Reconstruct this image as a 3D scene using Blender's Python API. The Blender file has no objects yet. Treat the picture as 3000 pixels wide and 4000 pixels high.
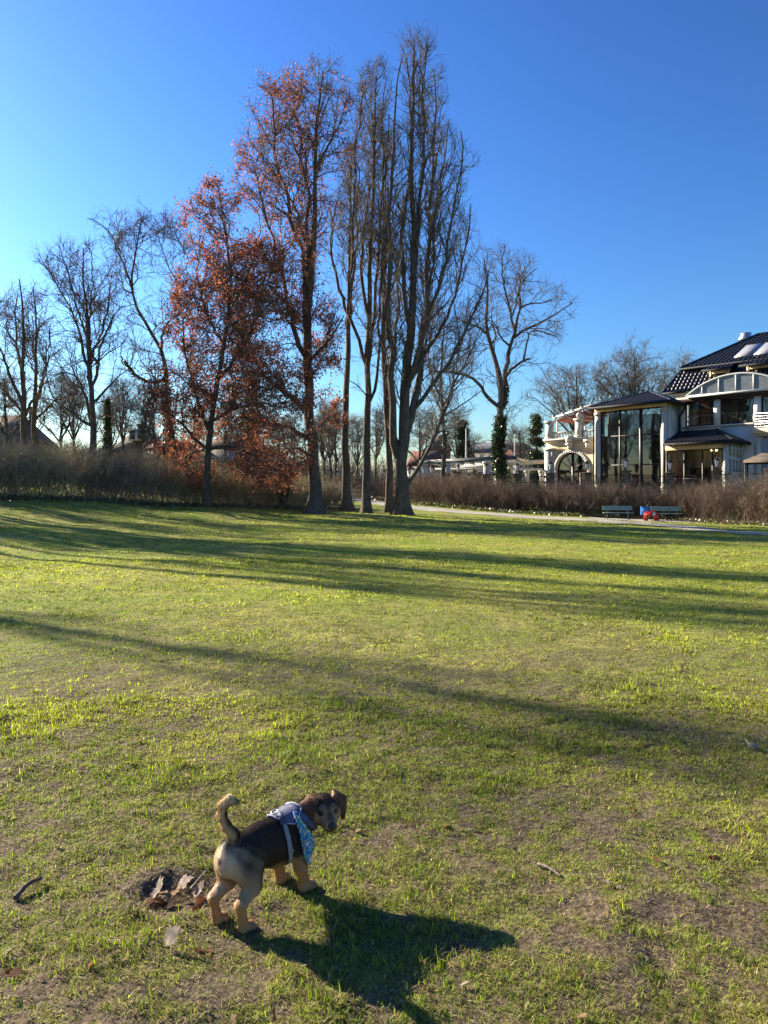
import bpy, math, random
import numpy as np
from mathutils import Vector, Matrix
from mathutils.bvhtree import BVHTree

# ---------------------------------------------------------------- camera, world, sun, exposure
F, H, HV = 2888.0, 1.5, 1940.0          # focal length in photo pixels, eye height, horizon row
SUN_AZ, SUN_EL = 56.0, 24.0             # degrees left of the view, above the horizon
scene = bpy.context.scene
cam_d = bpy.data.cameras.new('camera'); cam = bpy.data.objects.new('camera', cam_d)
scene.collection.objects.link(cam); scene.camera = cam
cam.location = (0, 0, H); cam.rotation_euler = (math.pi / 2, 0, 0)
cam_d.sensor_fit = 'VERTICAL'; cam_d.sensor_height = 36.0; cam_d.sensor_width = 27.0
cam_d.lens = 36.0 * F / 4000.0
cam_d.shift_y = -(2000 - HV) / 4000.0
cam_d.clip_start = 0.05; cam_d.clip_end = 3000

world = bpy.data.worlds.new('World'); scene.world = world; world.use_nodes = True
wn = world.node_tree; bg = wn.nodes['Background']
sky = wn.nodes.new('ShaderNodeTexSky'); sky.sky_type = 'NISHITA'; sky.sun_disc = False
sky.sun_elevation = math.radians(SUN_EL); sky.sun_rotation = math.radians(-SUN_AZ)
sky.altitude = 100; sky.air_density = 1.5; sky.dust_density = 0.5; sky.ozone_density = 8.0
gam = wn.nodes.new('ShaderNodeGamma'); gam.inputs[1].default_value = 1.6       # the camera's steep rendering of a clear winter sky
tint = wn.nodes.new('ShaderNodeMix'); tint.data_type = 'RGBA'; tint.blend_type = 'MULTIPLY'; tint.inputs[0].default_value = 1.0
tint.inputs[7].default_value = (.305, .268, .258, 1)
wn.links.new(sky.outputs[0], gam.inputs[0]); wn.links.new(gam.outputs[0], tint.inputs[6]); wn.links.new(tint.outputs[2], bg.inputs[0]); bg.inputs[1].default_value = 0.1

sun_d = bpy.data.lights.new('sun', 'SUN'); sun_d.energy = 5.0; sun_d.angle = math.radians(0.5)
sun_d.color = (1.0, 0.88, 0.68)
sun = bpy.data.objects.new('sun', sun_d); scene.collection.objects.link(sun)
_a, _e = math.radians(SUN_AZ), math.radians(SUN_EL)
TO_SUN = Vector((-math.sin(_a) * math.cos(_e), math.cos(_a) * math.cos(_e), math.sin(_e)))
sun.rotation_euler = TO_SUN.to_track_quat('Z', 'Y').to_euler()
sun.location = (-20, 20, 30)
vs = scene.view_settings
vs.view_transform = 'Standard'; vs.look = 'None'; vs.exposure = 1.7; vs.gamma = 1.0
vs.use_curve_mapping = False
scene.cycles.max_bounces = 6; scene.cycles.transparent_max_bounces = 12
scene.cycles.diffuse_bounces = 3; scene.cycles.glossy_bounces = 3
scene.cycles.caustics_reflective = False; scene.cycles.caustics_refractive = False

# ---------------------------------------------------------------- helpers
C = scene.collection
def P(u, v, d):                          # photo pixel + distance -> point of the place
    return np.array(((u - 1500) / F * d, d, H - (v - HV) / F * d))
def PX(u, d): return (u - 1500) / F * d

def tag(o, label=None, cat=None, group=None, kind=None):
    if label: o['label'] = label
    if cat: o['category'] = cat
    if group: o['group'] = group
    if kind: o['kind'] = kind
    return o

def empty(name, loc, rotz=0.0):
    o = bpy.data.objects.new(name, None); C.objects.link(o)
    o.location = loc; o.rotation_euler = (0, 0, rotz); o.empty_display_size = 0.2
    return o

def link_mesh(name, me, mat, parent=None, loc=None):
    o = bpy.data.objects.new(name, me); C.objects.link(o)
    if mat is not None:
        for m in (mat if isinstance(mat, (list, tuple)) else [mat]): me.materials.append(m)
    if parent is not None: o.parent = parent
    if loc is not None: o.location = loc
    return o

def np_mesh(name, verts, faces, smooth=False, colors=None, matidx=None):
    """verts (N,3); faces: list of (M,k) int arrays; colors (N,3)"""
    verts = np.asarray(verts, dtype=np.float32)
    faces = [np.asarray(f, dtype=np.int32) for f in faces if len(f)]
    me = bpy.data.meshes.new(name)
    me.vertices.add(len(verts)); me.vertices.foreach_set('co', verts.ravel())
    nl = sum(f.size for f in faces); npoly = sum(len(f) for f in faces)
    me.loops.add(nl); me.polygons.add(npoly)
    me.loops.foreach_set('vertex_index', np.concatenate([f.ravel() for f in faces]))
    tot = np.concatenate([np.full(len(f), f.shape[1], dtype=np.int32) for f in faces])
    start = np.concatenate([[0], np.cumsum(tot)[:-1]]).astype(np.int32)
    me.polygons.foreach_set('loop_start', start)
    if smooth: me.polygons.foreach_set('use_smooth', np.ones(npoly, dtype=bool))
    if matidx is not None: me.polygons.foreach_set('material_index', np.asarray(matidx, dtype=np.int32))
    me.update(calc_edges=True)
    if colors is not None:
        at = me.color_attributes.new('Col', 'FLOAT_COLOR', 'POINT')
        c = np.ones((len(verts), 4), dtype=np.float32); c[:, :3] = colors
        at.data.foreach_set('color', c.ravel())
    return me

class MB:
    """collects shapes and links them as one mesh object"""
    def __init__(s): s.v = []; s.f = {}; s.n = 0
    def add(s, v, faces):
        v = np.asarray(v, dtype=float).reshape(-1, 3)
        for f in faces:
            f = np.asarray(f, dtype=np.int64)
            if f.ndim == 1: f = f[None]
            s.f.setdefault(f.shape[1], []).append(f + s.n)
        s.v.append(v); s.n += len(v)
    def box(s, lo, hi, bev=0.0):
        x0, y0, z0 = lo; x1, y1, z1 = hi
        v = [(x0,y0,z0),(x1,y0,z0),(x1,y1,z0),(x0,y1,z0),(x0,y0,z1),(x1,y0,z1),(x1,y1,z1),(x0,y1,z1)]
        s.add(v, [np.array([[0,3,2,1],[4,5,6,7],[0,1,5,4],[1,2,6,5],[2,3,7,6],[3,0,4,7]])])
    def bar(s, a, b, w, h, up=(0, 0, 1)):
        a = Vector(a); b = Vector(b); d = (b - a).normalized(); upv = Vector(up)
        if abs(d.dot(upv)) > 0.98: upv = Vector((0, 1, 0))
        r = d.cross(upv).normalized(); q = r.cross(d).normalized()
        vs_ = []
        for p in (a, b):
            for i, j in ((-1, -1), (1, -1), (1, 1), (-1, 1)):
                vs_.append(p + r * (i * w / 2) + q * (j * h / 2))
        s.add([tuple(x) for x in vs_], [np.array([[0,1,2,3],[7,6,5,4],[0,4,5,1],[1,5,6,2],[2,6,7,3],[3,7,4,0]])])
    def tube(s, pts, r, k=8, cap=True):
        pts = np.asarray(pts, float); r = np.broadcast_to(np.asarray(r, float), (len(pts),))
        v, f = tube_arrays(pts[None], r[None], k)
        s.add(v, [f])
        if cap:
            n = len(pts); s.add(v[:k], [np.arange(k)[None, ::-1]]); s.add(v[(n-1)*k:], [np.arange(k)[None]])
    def lathe(s, prof, center=(0, 0, 0), k=16, axis='z'):
        prof = np.asarray(prof, float); th = np.linspace(0, 2*np.pi, k, endpoint=False)
        v = np.stack([np.outer(prof[:,0], np.cos(th)), np.outer(prof[:,0], np.sin(th)), np.repeat(prof[:,1:2], k, 1)], -1).reshape(-1,3)
        n = len(prof); i, j = np.meshgrid(np.arange(n-1), np.arange(k), indexing='ij'); j2 = (j+1) % k
        f = np.stack([i*k+j, i*k+j2, (i+1)*k+j2, (i+1)*k+j], -1).reshape(-1,4)
        s.add(v + np.asarray(center), [f])
        s.add(v[:k] + np.asarray(center), [np.arange(k)[None, ::-1]]); s.add(v[-k:] + np.asarray(center), [np.arange(k)[None]])
    def prism(s, poly, fn, t0, t1):
        """extrude polygon (list of 2D) : fn(a,b,t)->xyz"""
        n = len(poly)
        v = [fn(a, b, t0) for a, b in poly] + [fn(a, b, t1) for a, b in poly]
        s.add(v, [np.arange(n)[None, ::-1], (np.arange(n) + n)[None], np.array([[i, (i+1) % n, n+(i+1) % n, n+i] for i in range(n)])])
    def grid(s, pts):
        pts = np.asarray(pts, float); a, b = pts.shape[:2]
        i, j = np.meshgrid(np.arange(a-1), np.arange(b-1), indexing='ij')
        s.add(pts.reshape(-1,3), [np.stack([i*b+j, (i+1)*b+j, (i+1)*b+j+1, i*b+j+1], -1).reshape(-1,4)])
    def build(s, name, mat, parent=None, smooth=False, loc=None, bevel=0.0):
        me = np_mesh(name, np.concatenate(s.v), [np.concatenate(x) for x in s.f.values()], smooth)
        o = link_mesh(name, me, mat, parent, loc)
        if bevel:
            m = o.modifiers.new('bevel', 'BEVEL'); m.width = bevel; m.segments = 2; m.limit_method = 'ANGLE'
        return o

def tube_arrays(pts, rad, k):
    """pts (N,S,3) rad (N,S) -> verts (N*S*k,3), quads"""
    N, S = pts.shape[:2]
    t = np.empty_like(pts); t[:,1:-1] = pts[:,2:] - pts[:,:-2]; t[:,0] = pts[:,1]-pts[:,0]; t[:,-1] = pts[:,-1]-pts[:,-2]
    t /= np.linalg.norm(t, axis=-1, keepdims=True) + 1e-9
    mean = pts[:,-1] - pts[:,0]; mean /= np.linalg.norm(mean, axis=-1, keepdims=True) + 1e-9
    ref = np.where(np.abs(mean[:,2:3]) > 0.8, np.array([[1.0,0.13,0]]), np.array([[0.07,0.03,1.0]]))[:,None,:]
    a = np.cross(t, np.broadcast_to(ref, t.shape)); a /= np.linalg.norm(a, axis=-1, keepdims=True) + 1e-9
    b = np.cross(t, a)
    th = np.linspace(0, 2*np.pi, k, endpoint=False)
    ring = a[:,:,None,:]*np.cos(th)[None,None,:,None] + b[:,:,None,:]*np.sin(th)[None,None,:,None]
    v = pts[:,:,None,:] + ring*rad[:,:,None,None]
    n, i, j = np.meshgrid(np.arange(N), np.arange(S-1), np.arange(k), indexing='ij'); j2 = (j+1) % k
    base = n*S*k
    f = np.stack([base+i*k+j, base+(i+1)*k+j, base+(i+1)*k+j2, base+i*k+j2], -1).reshape(-1,4)
    return v.reshape(-1,3), f

# smooth value noise, 2-D, vectorised
_rngn = np.random.default_rng(5); _NT = _rngn.random((256, 256))
def vnoise(x, y):
    x = np.asarray(x, float); y = np.asarray(y, float)
    xi = np.floor(x).astype(int); yi = np.floor(y).astype(int); fx = x-xi; fy = y-yi
    fx = fx*fx*(3-2*fx); fy = fy*fy*(3-2*fy)
    g = lambda i, j: _NT[i & 255, j & 255]
    return (g(xi,yi)*(1-fx)+g(xi+1,yi)*fx)*(1-fy) + (g(xi,yi+1)*(1-fx)+g(xi+1,yi+1)*fx)*fy
def fbm(x, y, o=4):
    s = 0; a = .5; t = 0
    for k in range(o):
        s = s + a*vnoise(x*2**k+17*k, y*2**k+31*k); t += a; a *= .5
    return s/t
def sstep(a, b, x):
    t = np.clip((np.asarray(x, float)-a)/(b-a), 0, 1); return t*t*(3-2*t)

# ---------------------------------------------------------------- materials
def new_mat(name):
    m = bpy.data.materials.new(name); m.use_nodes = True
    nt = m.node_tree; b = nt.nodes['Principled BSDF']; return m, nt, b
def mixrgb(nt, fac, a, b):
    n = nt.nodes.new('ShaderNodeMix'); n.data_type = 'RGBA'
    for s_, val in ((n.inputs[0], fac), (n.inputs[6], a), (n.inputs[7], b)):
        if hasattr(val, 'is_output'): nt.links.new(val, s_)
        elif isinstance(val, (int, float)): s_.default_value = val
        else: s_.default_value = (*val, 1)
    return n.outputs[2]
def noise_n(nt, scale, detail=4, rough=.55, vec=None, dist=0.0):
    n = nt.nodes.new('ShaderNodeTexNoise'); n.inputs['Scale'].default_value = scale
    n.inputs['Detail'].default_value = detail; n.inputs['Roughness'].default_value = rough; n.inputs['Distortion'].default_value = dist
    if vec is not None: nt.links.new(vec, n.inputs['Vector'])
    return n.outputs['Fac']
def ramp(nt, fac, lo, hi):
    n = nt.nodes.new('ShaderNodeMapRange'); n.clamp = True; n.interpolation_type = 'SMOOTHSTEP'
    n.inputs[1].default_value = lo; n.inputs[2].default_value = hi; nt.links.new(fac, n.inputs[0]); return n.outputs[0]
def objco(nt, scale=(1, 1, 1)):
    t = nt.nodes.new('ShaderNodeTexCoord'); m = nt.nodes.new('ShaderNodeMapping'); m.inputs['Scale'].default_value = scale
    nt.links.new(t.outputs['Object'], m.inputs['Vector']); return m.outputs[0]
def bump(nt, b, h, strength=.5, dist=.02):
    n = nt.nodes.new('ShaderNodeBump'); n.inputs['Strength'].default_value = strength; n.inputs['Distance'].default_value = dist
    nt.links.new(h, n.inputs['Height']); nt.links.new(n.outputs[0], b.inputs['Normal'])
def pm(name, c1, c2=None, scale=6.0, rough=.8, bmp=0.0, bscale=30.0, spec=.3, metal=0.0, stretch=(1, 1, 1), lo=.35, hi=.65, coat=0.0):
    m, nt, b = new_mat(name); vec = objco(nt, stretch)
    b.inputs['Roughness'].default_value = rough; b.inputs['Specular IOR Level'].default_value = spec; b.inputs['Metallic'].default_value = metal
    if coat: b.inputs['Coat Weight'].default_value = coat; b.inputs['Coat Roughness'].default_value = .08
    if c2 is None: c2 = tuple(x*.8 for x in c1)
    nt.links.new(mixrgb(nt, ramp(nt, noise_n(nt, scale, 5, .6, vec), lo, hi), c1, c2), b.inputs['Base Color'])
    if bmp: bump(nt, b, noise_n(nt, bscale, 4, .6, vec), bmp, .02)
    return m
def leaf_mat(name, transl=.45, rough=.6, attr='Col', tint=(1, 1, 1), spec=.25):
    m, nt, b = new_mat(name)
    a = nt.nodes.new('ShaderNodeAttribute'); a.attribute_name = attr
    b.inputs['Roughness'].default_value = rough; b.inputs['Specular IOR Level'].default_value = spec
    nt.links.new(a.outputs['Color'], b.inputs['Base Color'])
    if transl:
        t = nt.nodes.new('ShaderNodeBsdfTranslucent'); nt.links.new(mixrgb(nt, 0.0, (1, 1, 1), tint), t.inputs['Color'])
        mul = nt.nodes.new('ShaderNodeMix'); mul.data_type = 'RGBA'; mul.blend_type = 'MULTIPLY'; mul.inputs[0].default_value = 1
        nt.links.new(a.outputs['Color'], mul.inputs[6]); mul.inputs[7].default_value = (*tint, 1)
        nt.links.new(mul.outputs[2], t.inputs['Color'])
        mx = nt.nodes.new('ShaderNodeMixShader'); mx.inputs[0].default_value = transl
        nt.links.new(b.outputs[0], mx.inputs[1]); nt.links.new(t.outputs[0], mx.inputs[2])
        nt.links.new(mx.outputs[0], nt.nodes['Material Output'].inputs['Surface'])
    return m
def glass_mat(name, tint=(.55, .62, .6), fac=.30, rough=.02):
    m, nt, b = new_mat(name); nt.nodes.remove(b)
    tr = nt.nodes.new('ShaderNodeBsdfTransparent'); tr.inputs[0].default_value = (*tint, 1)
    gl = nt.nodes.new('ShaderNodeBsdfGlossy'); gl.inputs['Roughness'].default_value = rough; gl.inputs[0].default_value = (.9, .93, .95, 1)
    lw = nt.nodes.new('ShaderNodeFresnel'); lw.inputs[0].default_value = 1.5
    mth = nt.nodes.new('ShaderNodeMath'); mth.operation = 'ADD'; mth.use_clamp = True
    nt.links.new(lw.outputs[0], mth.inputs[0]); mth.inputs[1].default_value = fac
    mx = nt.nodes.new('ShaderNodeMixShader'); nt.links.new(mth.outputs[0], mx.inputs[0])
    nt.links.new(tr.outputs[0], mx.inputs[1]); nt.links.new(gl.outputs[0], mx.inputs[2])
    nt.links.new(mx.outputs[0], nt.nodes['Material Output'].inputs['Surface'])
    return m

M = {}
M['bark_dark'] = pm('bark_dark', (.135, .108, .086), (.068, .055, .045), 9, .95, .9, 14, .15, stretch=(1, 1, .22))
M['bark_grey'] = pm('bark_grey', (.105, .092, .074), (.05, .045, .038), 9, .95, .9, 14, .15, stretch=(1, 1, .22))
M['bark_far'] = pm('bark_far', (.11, .085, .065), (.07, .055, .042), 5, .95)
M['twig'] = pm('twig_bark', (.17, .135, .108), (.115, .092, .075), 3, .9)
M['leaf'] = leaf_mat('dry_leaf', .45, .7, tint=(1.25, .85, .6))
M['green'] = leaf_mat('ivy_leaf', .25, .35, tint=(1.1, 1.2, .5), spec=.5)
M['stem'] = leaf_mat('shrub_stem', 0, .85)
M['white'] = pm('white_paint', (.62, .62, .60), (.53, .53, .51), 2.5, .6)
M['black'] = pm('black_iron', (.018, .018, .02), (.03, .03, .03), 8, .5)

# ---------------------------------------------------------------- terrain
HOLE = P(730, 3500, 2.80)[:2]            # dug hole to the left of the dog
def gz_big(x, y):
    x = np.asarray(x, float); y = np.asarray(y, float)
    xx = np.clip(x, -26, 24)
    f = .35 - .030*xx - .060*np.minimum(xx+5, 0) + .016*np.maximum(xx-10, 0)
    s = sstep(9, 47, y)
    back = .045*np.log1p(np.exp((y-51)/4.0))*4.0*sstep(22, 6, x)*1.0
    back = np.minimum(back, 1.35)
    house = .75*sstep(0, 5, (x*.707+y*.707) - 60.5 + 1.5)*sstep(6, 12, x)
    return s*f + np.maximum(back, house)
def gz(x, y):
    x = np.asarray(x, float); y = np.asarray(y, float)
    z = gz_big(x, y)
    near = sstep(16, 6, y)*(1-.85*np.exp(-(((x+.44)/.42)**2+((y-2.72)/.42)**2)**2))
    z = z + near*((fbm(x*2.2, y*2.2)-.5)*.05 + (fbm(x*9, y*9, 3)-.5)*.022) + (fbm(x*.25+9, y*.25, 3)-.5)*.25*sstep(6, 20, y)*sstep(70, 45, y)
    dx = (x-HOLE[0]); dy = (y-HOLE[1])
    r = np.sqrt((dx/.25)**2 + (dy/.15)**2) + (fbm(x*7, y*7, 4)-.5)*1.1
    z = z - .048*sstep(1.1, .15, r) + (fbm(x*26, y*26, 3)-.5)*.02*sstep(1.7, 1.0, r) + .016*np.exp(-((r-1.2)/.25)**2)*fbm(x*12, y*12, 2)
    return z
def axis_pts(fine0, fine1, step, lo, hi, g=1.09):
    a = list(np.arange(fine0, fine1+1e-6, step)); s_ = step; x = fine0; L = []
    while x > lo: s_ = min(s_*g, 40.0); x -= s_; L.append(x)
    s_ = step; x = a[-1]; R_ = []
    while x < hi: s_ = min(s_*g, 40.0); x += s_; R_.append(x)
    return np.array(L[::-1] + a + R_)
gx = axis_pts(-1.9, 1.9, .03, -700, 700, 1.07); gy = axis_pts(1.6, 4.6, .03, -300, 1500, 1.05)
GX, GY = np.meshgrid(gx, gy, indexing='ij'); GZ = gz(GX, GY)
i, j = np.meshgrid(np.arange(len(gx)-1), np.arange(len(gy)-1), indexing='ij'); nb = len(gy)
gf = np.stack([i*nb+j, (i+1)*nb+j, (i+1)*nb+j+1, i*nb+j+1], -1).reshape(-1, 4)
# ground cover: how green / bare each spot is (same field drives the blades)
def bare(x, y):                          # 0 lush .. 1 bare soil
    n = fbm(x*1.6+3, y*1.6+8, 4); n2 = fbm(x*13+40, y*13, 3)
    b = sstep(.46, .64, n*.42 + n2*.58)*.85
    r = np.sqrt(((x-HOLE[0])/.28)**2 + ((y-HOLE[1])/.18)**2) + (fbm(x*9+2, y*9, 3)-.5)*1.2
    for cx, cy, rx, ry, a_ in ((.62, 2.50, .55, .22, .55), (1.15, 2.85, .5, .25, .35), (.25, 3.4, .6, .3, .3), (-1.0, 2.2, .35, .2, .4), (1.7, 3.3, .5, .3, .35), (-.3, 2.62, .28, .2, .35)):
        b = b + .6*a_*np.exp(-((x-cx)/rx)**2-((y-cy)/ry)**2)*(.4+1.2*n2)
    return np.clip(b + 1.1*sstep(1.25, .7, r), 0, 1)
def ground_material():
    m, nt, b = new_mat('lawn_ground'); vec = objco(nt)
    b.inputs['Roughness'].default_value = .95; b.inputs['Specular IOR Level'].default_value = .1
    big = noise_n(nt, .35, 4, .6, vec); mid = noise_n(nt, 1.7, 5, .65, vec); fine = noise_n(nt, 38, 6, .75, vec); sp = noise_n(nt, 9, 5, .7, vec)
    grass = mixrgb(nt, ramp(nt, fine, .3, .7), (.15, .18, .026), (.36, .38, .07))
    grass = mixrgb(nt, ramp(nt, sp, .46, .60), grass, (.10, .10, .03)); grass = mixrgb(nt, ramp(nt, mid, .42, .62), grass, (.33, .32, .08))
    grass = mixrgb(nt, ramp(nt, big, .45, .62), grass, (.19, .25, .028))
    soil = mixrgb(nt, ramp(nt, fine, .35, .65), (.050, .036, .026), (.21, .16, .11))
    soil2 = mixrgb(nt, ramp(nt, sp, .40, .62), soil, grass)
    a = nt.nodes.new('ShaderNodeAttribute'); a.attribute_name = 'Col'
    sep = nt.nodes.new('ShaderNodeSeparateColor'); nt.links.new(a.outputs['Color'], sep.inputs[0])
    nearc = mixrgb(nt, sep.outputs[0], soil2, soil)
    fin = mixrgb(nt, sep.outputs[1], nearc, grass)
    nt.links.new(fin, b.inputs['Base Color'])
    lump = noise_n(nt, 5.5, 6, .72, vec)
    hsum = nt.nodes.new('ShaderNodeMath'); hsum.operation = 'ADD'; nt.links.new(lump, hsum.inputs[0])
    hm = nt.nodes.new('ShaderNodeMath'); hm.operation = 'MULTIPLY'; hm.inputs[1].default_value = .3; nt.links.new(fine, hm.inputs[0]); nt.links.new(hm.outputs[0], hsum.inputs[1])
    bump(nt, b, hsum.outputs[0], .7, .12)
    return m
cols = np.stack([bare(GX, GY).ravel(), (sstep(3.5, 14, GY)*.9).ravel(), np.zeros(GX.size)], -1)
me = np_mesh('ground', np.stack([GX, GY, GZ], -1).reshape(-1, 3), [gf], True, cols)
ground = tag(link_mesh('ground', me, ground_material()), kind='structure')
# ---------------------------------------------------------------- grass blades (uncountable: one object)
M['grass'] = leaf_mat('grass_blade', .50, .55, tint=(1.15, 1.25, .55), spec=.3)
def make_grass():
    rng = np.random.default_rng(11)
    xs, ys, sc = [], [], []
    def zone(n, d0, d1, p, s):
        # density falls with distance as d**-p
        u = rng.random(n)
        q = 2-p
        d = (d0**q + u*(d1**q-d0**q))**(1/q)
        x = (rng.random(n)*2-1)*(.54*d+.35)
        xs.append(x); ys.append(d); sc.append(np.full(n, s)*(1+.0*d))
    zone(400000, 1.7, 5.5, 1.2, 1.0)
    zone(190000, 5.0, 17, 1.7, 1.0)
    zone(110000, 15, 46, 1.6, 1.0)
    x = np.concatenate(xs); y = np.concatenate(ys)
    # clumping: pull points towards tuft centres
    n = len(x); k = n//14
    ci = rng.integers(0, n, k)
    pick = rng.random(n) < .62
    own = rng.integers(0, k, n)
    # tuft of similar distance: sort both by y so that index proximity is distance proximity
    order = np.argsort(y); x = x[order]; y = y[order]
    cidx = np.sort(rng.integers(0, n, k)); near_i = np.clip((np.arange(n)*k//n) + rng.integers(-40, 40, n), 0, k-1)
    rad = .008+.0022*y
    g = rng.normal(size=(n, 2))
    x = np.where(pick, x[cidx[near_i]]+g[:, 0]*rad, x); y = np.where(pick, np.maximum(y[cidx[near_i]]+g[:, 1]*rad, 1.7), y)
    cb = .45+1.1*rng.random(k)**1.2; clump = np.where(pick, cb[near_i], .75+.4*rng.random(n))
    b = bare(x, y)
    strawlike = rng.random(n) < .25
    keep = rng.random(n) > np.where(strawlike, b*.55, b*.93)*sstep(14, 5, y)
    x = x[keep]; y = y[keep]; b = b[keep]; pick = pick[keep]; strawlike = strawlike[keep]; clump = clump[keep]; n = len(x)
    lush = sstep(.45, .68, fbm(x*.9+50, y*.9+3, 4)*.6 + fbm(x*3.1, y*3.1+70, 3)*.4)
    flat = (rng.random(n) < .34*(1-.5*lush)) | strawlike
    h = (.009 + .013*rng.random(n)**1.8)*(1+.6*lush)*(1 + .10*np.maximum(y-4, 0)**.85*.5)
    h = np.where(pick, h*(1.15+.9*sstep(.55, .75, fbm(x*4.5+8, y*4.5, 3))), h)
    w = np.maximum(.0016+.0018*rng.random(n), .00095*y*(.6+.8*rng.random(n)))
    w = np.where(flat, w*.9, w)
    az = rng.random(n)*2*np.pi
    lean = np.where(flat, 1.25+.25*rng.random(n), .25+.85*rng.random(n)**1.2)
    dirx, diry = np.cos(az), np.sin(az)
    z = gz(x, y)-.003
    # blade: base pair, middle pair, tip
    sx, sy = -diry, dirx
    hh = np.where(flat, h*1.35, h)
    m1 = hh*.55
    l1 = lean*.7; l2 = lean*1.25
    mx_ = x+dirx*np.sin(l1)*m1; my_ = y+diry*np.sin(l1)*m1; mz_ = z+np.cos(l1)*m1
    m2 = hh*.5
    tx = mx_+dirx*np.sin(np.minimum(l2, 1.75))*m2; ty = my_+diry*np.sin(np.minimum(l2, 1.75))*m2; tz = np.maximum(mz_+np.cos(np.minimum(l2, 1.75))*m2, z+.004)
    W = w*.5
    V = np.empty((n, 5, 3), dtype=np.float32)
    V[:, 0] = np.stack([x-sx*W, y-sy*W, z], -1); V[:, 1] = np.stack([x+sx*W, y+sy*W, z], -1)
    V[:, 2] = np.stack([mx_-sx*W*.85, my_-sy*W*.85, mz_], -1); V[:, 3] = np.stack([mx_+sx*W*.85, my_+sy*W*.85, mz_], -1)
    V[:, 4] = np.stack([tx, ty, tz], -1)
    green = np.array([.14, .205, .022]); lime = np.array([.40, .43, .05]); straw = np.array([.50, .41, .19]); brown = np.array([.17, .115, .06])
    t = rng.random(n); yel = sstep(.40, .60, fbm(x*.55+7, y*.55+90, 3)*.6+fbm(x*2.3+1, y*2.3+9, 3)*.4+(rng.random(n)-.5)*.2)
    c = green + (lime-green)*np.clip(yel*.85+t*.25, 0, 1)[:, None]
    dead = flat | (rng.random(n) < .13*(1-lush))
    dc = brown + (straw-brown)*rng.random(n)[:, None]
    c = np.where(dead[:, None], dc, c)*(.7+.6*rng.random(n))[:, None]*clump[:, None]*(.68+.6*fbm(x*1.1+30, y*1.1+4, 4))[:, None]
    col = np.repeat(c[:, None, :], 5, 1)
    ids = np.arange(n)[:, None]*5
    quads = ids + np.array([[0, 1, 3, 2]]); tris = ids + np.array([[2, 3, 4]])
    me = np_mesh('grass', V.reshape(-1, 3), [quads, tris], False, col.reshape(-1, 3))
    o = link_mesh('grass', me, M['grass'])
    tag(o, 'short patchy winter grass growing across the lawn', 'grass', kind='stuff')
make_grass()

# ---------------------------------------------------------------- path
def gpts(lst):
    return np.array([(PX(u, d), d) for u, d in lst])
def resample(p, n):
    p = np.asarray(p, float); s = np.concatenate([[0], np.cumsum(np.linalg.norm(np.diff(p, axis=0), axis=1))])
    t = np.linspace(0, s[-1], n); return np.stack([np.interp(t, s, p[:, k]) for k in range(p.shape[1])], -1)
def smooth_line(p, it=2):
    p = np.asarray(p, float)
    for _ in range(it):
        q = [p[0]]
        for a, b in zip(p[:-1], p[1:]): q += [a*.75+b*.25, a*.25+b*.75]
        q.append(p[-1]); p = np.array(q)
    return p
PF = smooth_line(gpts([(3300, 22), (3100, 26.5), (3000, 28.5), (2750, 32.5), (2500, 37.5), (2300, 42), (2200, 44.5), (1900, 50), (1602, 55.5), (1400, 64), (1300, 75), (1240, 92), (1215, 115)]))
PB = smooth_line(gpts([(3300, 25), (3100, 29), (3000, 31.2), (2750, 36), (2520, 42), (2320, 47), (2200, 49), (1900, 54.5), (1602, 61), (1420, 69.5), (1325, 81), (1262, 98), (1235, 120)]))
def path_material():
    m, nt, b = new_mat('path_gravel'); vec = objco(nt)
    b.inputs['Roughness'].default_value = .95
    f = noise_n(nt, 26, 5, .7, vec); g = noise_n(nt, .8, 4, .6, vec)
    c = mixrgb(nt, ramp(nt, f, .3, .7), (.20, .18, .155), (.34, .31, .27))
    c = mixrgb(nt, ramp(nt, g, .45, .65), c, (.37, .33, .27))
    nt.links.new(c, b.inputs['Base Color']); bump(nt, b, f, .4, .02); return m
M['path'] = path_material()
def sheet(name, A, B, n, k, lift, mat):
    A = resample(A, n); B = resample(B, n); t = np.linspace(0, 1, k)[None, :, None]
    Q = A[:, None]*(1-t) + B[:, None]*t
    Q = Q + ((fbm(Q[..., 0]*1.1, Q[..., 1]*1.1, 3)-.5)*.5)[..., None]*np.where((t < .01) | (t > .99), 1, 0)
    Z = gz(Q[..., 0], Q[..., 1]) + lift
    mb = MB(); mb.grid(np.concatenate([Q, Z[..., None]], -1)); o = mb.build(name, mat, smooth=True)
    return tag(o, kind='structure')
sheet('path', PF, PB, 240, 9, .02, M['path'])
bayF = gpts([(2690, 41.5), (2600, 42.4), (2500, 43.6), (2400, 45.6), (2330, 47.2)]); bayB = gpts([(2760, 46.5), (2640, 49.5), (2540, 50.5), (2400, 51), (2290, 51)])
sheet('path_bay', bayF, bayB, 40, 9, .024, M['path'])
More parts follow.
